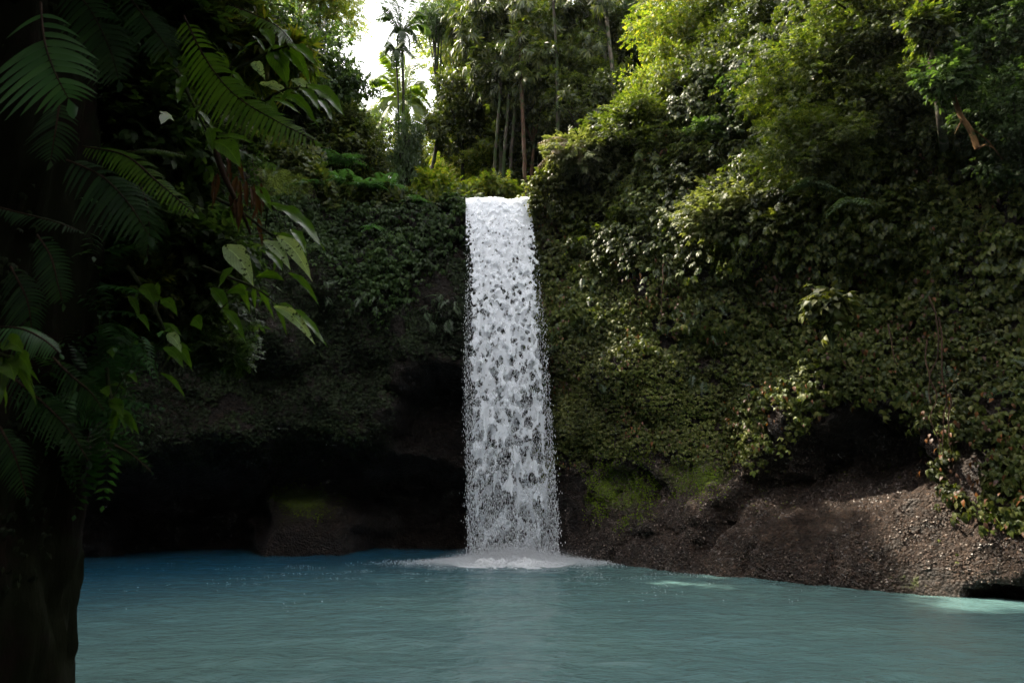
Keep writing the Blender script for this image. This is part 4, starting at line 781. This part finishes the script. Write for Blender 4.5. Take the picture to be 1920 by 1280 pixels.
def bleaf(b, e, wr, mat, parent, org, nz=(.1, -1, .5), sag=.12, curl=.25, label=None):
    p0, p1 = pix(*b) - org, pix(*e) - org; ln = np.linalg.norm(p1 - p0); m, q = 15, 7; t = np.linspace(0, 1, m); S = p0 + (p1 - p0) * t[:, None] + np.array((0, 0, 1.)) * (sag * ln * np.sin(np.pi * t))[:, None]
    T = nrm(np.gradient(S, axis=0)); side = nrm(np.cross(T, np.array(nz, float))); up_ = np.cross(side, T); wv = .58 * wr * ln * (np.sin(np.pi * t ** .88) ** 1.15) * (1 - .15 * t)
    s = np.linspace(-1, 1, q); off = s[None, :, None] * wv[:, None, None] * side[:, None] + (np.abs(s)[None, :, None] ** 1.3) * wv[:, None, None] * curl * up_[:, None]
    off = off + .035 * ln * np.sin(t * 21)[:, None, None] * (np.abs(s) ** 2)[None, :, None] * up_[:, None] * .5
    G = S[:, None] + off; me = mesh_np('leaf', G.reshape(-1, 3), grid_faces(m, q)); li = np.empty(len(me.loops), np.int32); me.loops.foreach_get('vertex_index', li)
    uv = np.stack([np.broadcast_to(s[None], (m, q)), np.broadcast_to(t[:, None], (m, q))], -1).reshape(-1, 2); me.uv_layers.new(name='UVMap').data.foreach_set('uv', uv[li].astype(np.float32).ravel())
    o = obj('leaf', me, M[mat], parent)
    if label: o['label'] = label
def branch(label, pts, leaves, name='broad_leaved_branch', r=.014, fill=0, fx=None):
    org = pix(*pts[0]); root = thing(name, label, 'branch', org, 'leafy branches reaching over the pool'); W = np.array([pix(*q) for q in pts]) - org; S = spline(W, 20); parts = [tube(S, np.linspace(r, r * .4, 20), 6)]
    for (b, e, wr, mat) in leaves:
        p0 = pix(*b) - org; k = np.argmin(((S - p0) ** 2).sum(1)); parts.append(tube(spline([S[k], (S[k] + p0) / 2 + np.array((0, 0, .02)), p0], 6), [.004] * 6, 4)); bleaf(b, e, wr, mat, root, org, nz=(random.uniform(-.5, .5), -1, random.uniform(.1, .9)))
    for k in range(9):
        q = S[random.randrange(4, 20)] + org; a = random.uniform(-2.6, -.1); ln = random.uniform(.10, .26); p1 = q + np.array((math.cos(a) * .8 + .25, random.uniform(-.3, .3), math.sin(a))) * ln
        bq = tuple(proj(q[None])[i][0] for i in (0, 1)) + (q[1],); eq = tuple(proj(p1[None])[i][0] for i in (0, 1)) + (p1[1],); bleaf(bq, eq, random.uniform(.12, .24), 'broad', root, org, nz=(random.uniform(-.6, .6), -1, random.uniform(0, 1)))
    V, Fs = join(parts); obj('stem', mesh_np('stem', V, Fs), M['stem'], root)
def LL(x0, y0, x1, y1, Y, wr, mat='broad'): return ((x0, y0, Y), (x1, y1, Y - .12), wr, mat)
branch('leafy branch at the top with broad backlit leaves, nearest the sky gap', [(395, 140, 4.6), (450, 125, 4.4), (500, 100, 4.3), (545, 85, 4.2)],
       [LL(490, 55, 513, 92, 4.2, .28), LL(540, 58, 524, 90, 4.2, .30), LL(537, 84, 594, 126, 4.2, .22), LL(508, 88, 540, 165, 4.3, .33), LL(540, 95, 582, 158, 4.2, .18), LL(445, 105, 500, 75, 4.5, .22), LL(470, 118, 498, 152, 4.4, .22, 'pale'), LL(430, 130, 405, 95, 4.5, .3), LL(500, 100, 470, 65, 4.3, .25), LL(430, 110, 395, 100, 4.5, .25), LL(520, 62, 500, 30, 4.3, .24)])
branch('second leafy branch, its tip leaves drooping toward the sky gap', [(430, 235, 4.6), (480, 200, 4.4), (530, 170, 4.2), (575, 165, 4.1)],
       [LL(545, 150, 585, 182, 4.2, .2, 'pale'), LL(560, 165, 600, 210, 4.1, .2), LL(575, 160, 648, 222, 4.1, .2), LL(590, 185, 625, 232, 4.1, .17), LL(485, 158, 548, 190, 4.3, .17, 'pale'), LL(530, 175, 598, 240, 4.2, .13), LL(500, 190, 520, 235, 4.3, .2), LL(470, 210, 450, 180, 4.4, .25)])
branch('short branch with a broad leaf hanging over the brown bluff', [(330, 130, 4.0), (360, 190, 4.0), (385, 240, 4.0), (410, 262, 4.0)],
       [LL(402, 266, 452, 316, 4.0, .34), LL(345, 142, 333, 197, 3.9, .2), LL(318, 132, 290, 148, 3.9, .28), LL(375, 200, 350, 230, 4.0, .3), LL(390, 240, 400, 290, 4.0, .2)])
branch('branch with long drooping leaves pointing at the waterfall', [(400, 370, 4.5), (450, 395, 4.3), (495, 430, 4.2), (530, 450, 4.1)],
       [LL(503, 382, 610, 472, 4.1, .15), LL(418, 462, 476, 538, 4.0, .30, 'pale'), LL(492, 452, 546, 508, 4.0, .20, 'pale'), LL(518, 444, 586, 528, 4.0, .19, 'pale'), LL(545, 430, 575, 480, 4.2, .2), LL(475, 350, 510, 400, 4.2, .2), LL(535, 450, 580, 500, 4.1, .14), LL(430, 395, 470, 350, 4.3, .25), LL(500, 470, 530, 510, 4.1, .3)])
branch('lower branch ending in two long leaves over the dark cave', [(380, 500, 4.5), (430, 520, 4.4), (480, 540, 4.3), (520, 570, 4.2)],
       [LL(512, 575, 592, 648, 4.1, .15, 'pale'), LL(526, 576, 615, 653, 4.1, .11), LL(540, 512, 600, 576, 4.2, .10), LL(480, 520, 535, 528, 4.2, .2), LL(415, 578, 462, 645, 4.2, .14), LL(395, 540, 430, 600, 4.3, .22), LL(425, 550, 462, 556, 4.3, .3), LL(360, 600, 378, 620, 4.2, .4), LL(440, 500, 410, 540, 4.3, .3)])
branch('small twig with backlit leaves in the lower left shadows', [(240, 500, 4.4), (280, 560, 4.3), (310, 620, 4.2), (330, 650, 4.2)],
       [LL(266, 535, 289, 574, 4.2, .32), LL(300, 562, 334, 594, 4.2, .22), LL(312, 628, 341, 662, 4.1, .25, 'pale'), LL(306, 652, 345, 692, 4.1, .22), LL(285, 540, 300, 556, 4.2, .3), LL(240, 555, 262, 600, 4.2, .16), LL(255, 590, 281, 622, 4.2, .16), LL(298, 632, 318, 622, 4.2, .4), LL(300, 700, 352, 756, 4.1, .08)])
branch('hanging sprig with yellow-green leaves left of the dark cave', [(200, 690, 4.2), (205, 730, 4.2), (215, 760, 4.1), (235, 780, 4.1)],
       [LL(205, 752, 232, 784, 4.1, .28), LL(225, 780, 261, 815, 4.1, .18), LL(237, 703, 258, 720, 4.1, .18), LL(232, 780, 250, 815, 4.1, .15), LL(190, 730, 204, 746, 4.1, .3), LL(205, 655, 212, 672, 4.2, .3)])
branch('pair of dark rounded leaves at the left edge', [(-10, 660, 2.7), (10, 668, 2.7), (30, 672, 2.7)], [LL(8, 680, 28, 715, 2.7, .4), LL(28, 670, 58, 705, 2.7, .28), LL(0, 650, 45, 662, 2.7, .3)])
# single pale leaf
o_ = thing('silver_leaf', 'single silver-white leaf catching light among the dark ferns', 'leaf', pix(296, 232, 3.5)); bleaf((318, 216, 3.5), (302, 234, 3.45), .62, 'white', o_, pix(296, 232, 3.5)); bleaf((298, 210, 3.5), (327, 228, 3.5), .22, 'white', o_, pix(296, 232, 3.5))
# dried brown leaves
root = thing('withered_leaves', 'bunch of withered brown leaves hanging by the drooping branch', 'dead foliage', pix(440, 300, 4.2)); b0 = pix(440, 300, 4.2)
W = spline([pix(q[0], q[1], 4.25) - b0 for q in ((395, 240), (410, 300), (430, 350), (455, 400), (470, 440))], 16); V, Fs = tube(W, np.linspace(.03, .008, 16), 6); obj('stem', mesh_np('stem', V, Fs), M['root'], root)
for i in range(26):
    x = random.uniform(400, 490); y = 290 + (x - 400) * .9 + random.uniform(-30, 50); Y = 4.2 + random.uniform(-.15, .15); bleaf((x, y, Y), (x + random.uniform(-12, 12), y + random.uniform(25, 65), Y), random.uniform(.08, .2), 'brown', root, b0, nz=(random.uniform(-1, 1), -1, random.uniform(-.5, .5)), curl=random.uniform(.3, 1))
# leafy masses that fill the shadows around the trunk
G_S = 'shadowy bushes around the mossy trunk'
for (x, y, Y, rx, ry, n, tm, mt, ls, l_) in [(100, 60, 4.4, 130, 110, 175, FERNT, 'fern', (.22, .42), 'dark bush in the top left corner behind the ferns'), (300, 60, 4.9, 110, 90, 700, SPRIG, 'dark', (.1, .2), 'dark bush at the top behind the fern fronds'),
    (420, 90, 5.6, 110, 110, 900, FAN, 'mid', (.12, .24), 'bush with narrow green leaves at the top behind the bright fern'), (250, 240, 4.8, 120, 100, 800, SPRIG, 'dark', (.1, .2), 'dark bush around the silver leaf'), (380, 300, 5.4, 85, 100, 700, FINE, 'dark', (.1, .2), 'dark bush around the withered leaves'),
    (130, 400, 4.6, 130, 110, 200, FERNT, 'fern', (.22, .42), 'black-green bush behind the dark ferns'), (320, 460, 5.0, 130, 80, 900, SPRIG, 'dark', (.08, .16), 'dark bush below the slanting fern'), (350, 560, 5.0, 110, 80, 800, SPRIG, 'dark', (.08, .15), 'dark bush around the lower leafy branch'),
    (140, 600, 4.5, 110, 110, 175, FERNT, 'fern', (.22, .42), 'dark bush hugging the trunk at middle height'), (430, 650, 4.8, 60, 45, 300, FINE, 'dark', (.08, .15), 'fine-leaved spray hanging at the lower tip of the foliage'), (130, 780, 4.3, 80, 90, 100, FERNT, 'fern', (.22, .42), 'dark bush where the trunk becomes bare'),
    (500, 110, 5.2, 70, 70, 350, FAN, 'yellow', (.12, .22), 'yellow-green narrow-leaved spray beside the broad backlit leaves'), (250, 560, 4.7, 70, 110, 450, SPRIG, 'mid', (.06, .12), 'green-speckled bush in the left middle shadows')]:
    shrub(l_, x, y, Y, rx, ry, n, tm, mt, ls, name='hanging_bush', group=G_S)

# ------------------------------------------------------------------ humid air
m, t, o = newmat('haze'); pv = N(t, 'ShaderNodeVolumePrincipled'); pv.inputs['Color'].default_value = (.9, .95, 1, 1); pv.inputs['Density'].default_value = .00014; t.links.new(pv.outputs[0], o.inputs['Volume'])
hv = np.array([(x, y, z) for x in (-75, 75) for y in (-70, 95) for z in (-5, 75)], float)
tag(obj('haze', mesh_np('haze', hv, np.array([(0, 1, 3, 2), (4, 6, 7, 5), (0, 4, 5, 1), (2, 3, 7, 6), (0, 2, 6, 4), (1, 5, 7, 3)]), False), m), 'humid air filling the gorge', 'haze', kind='stuff')
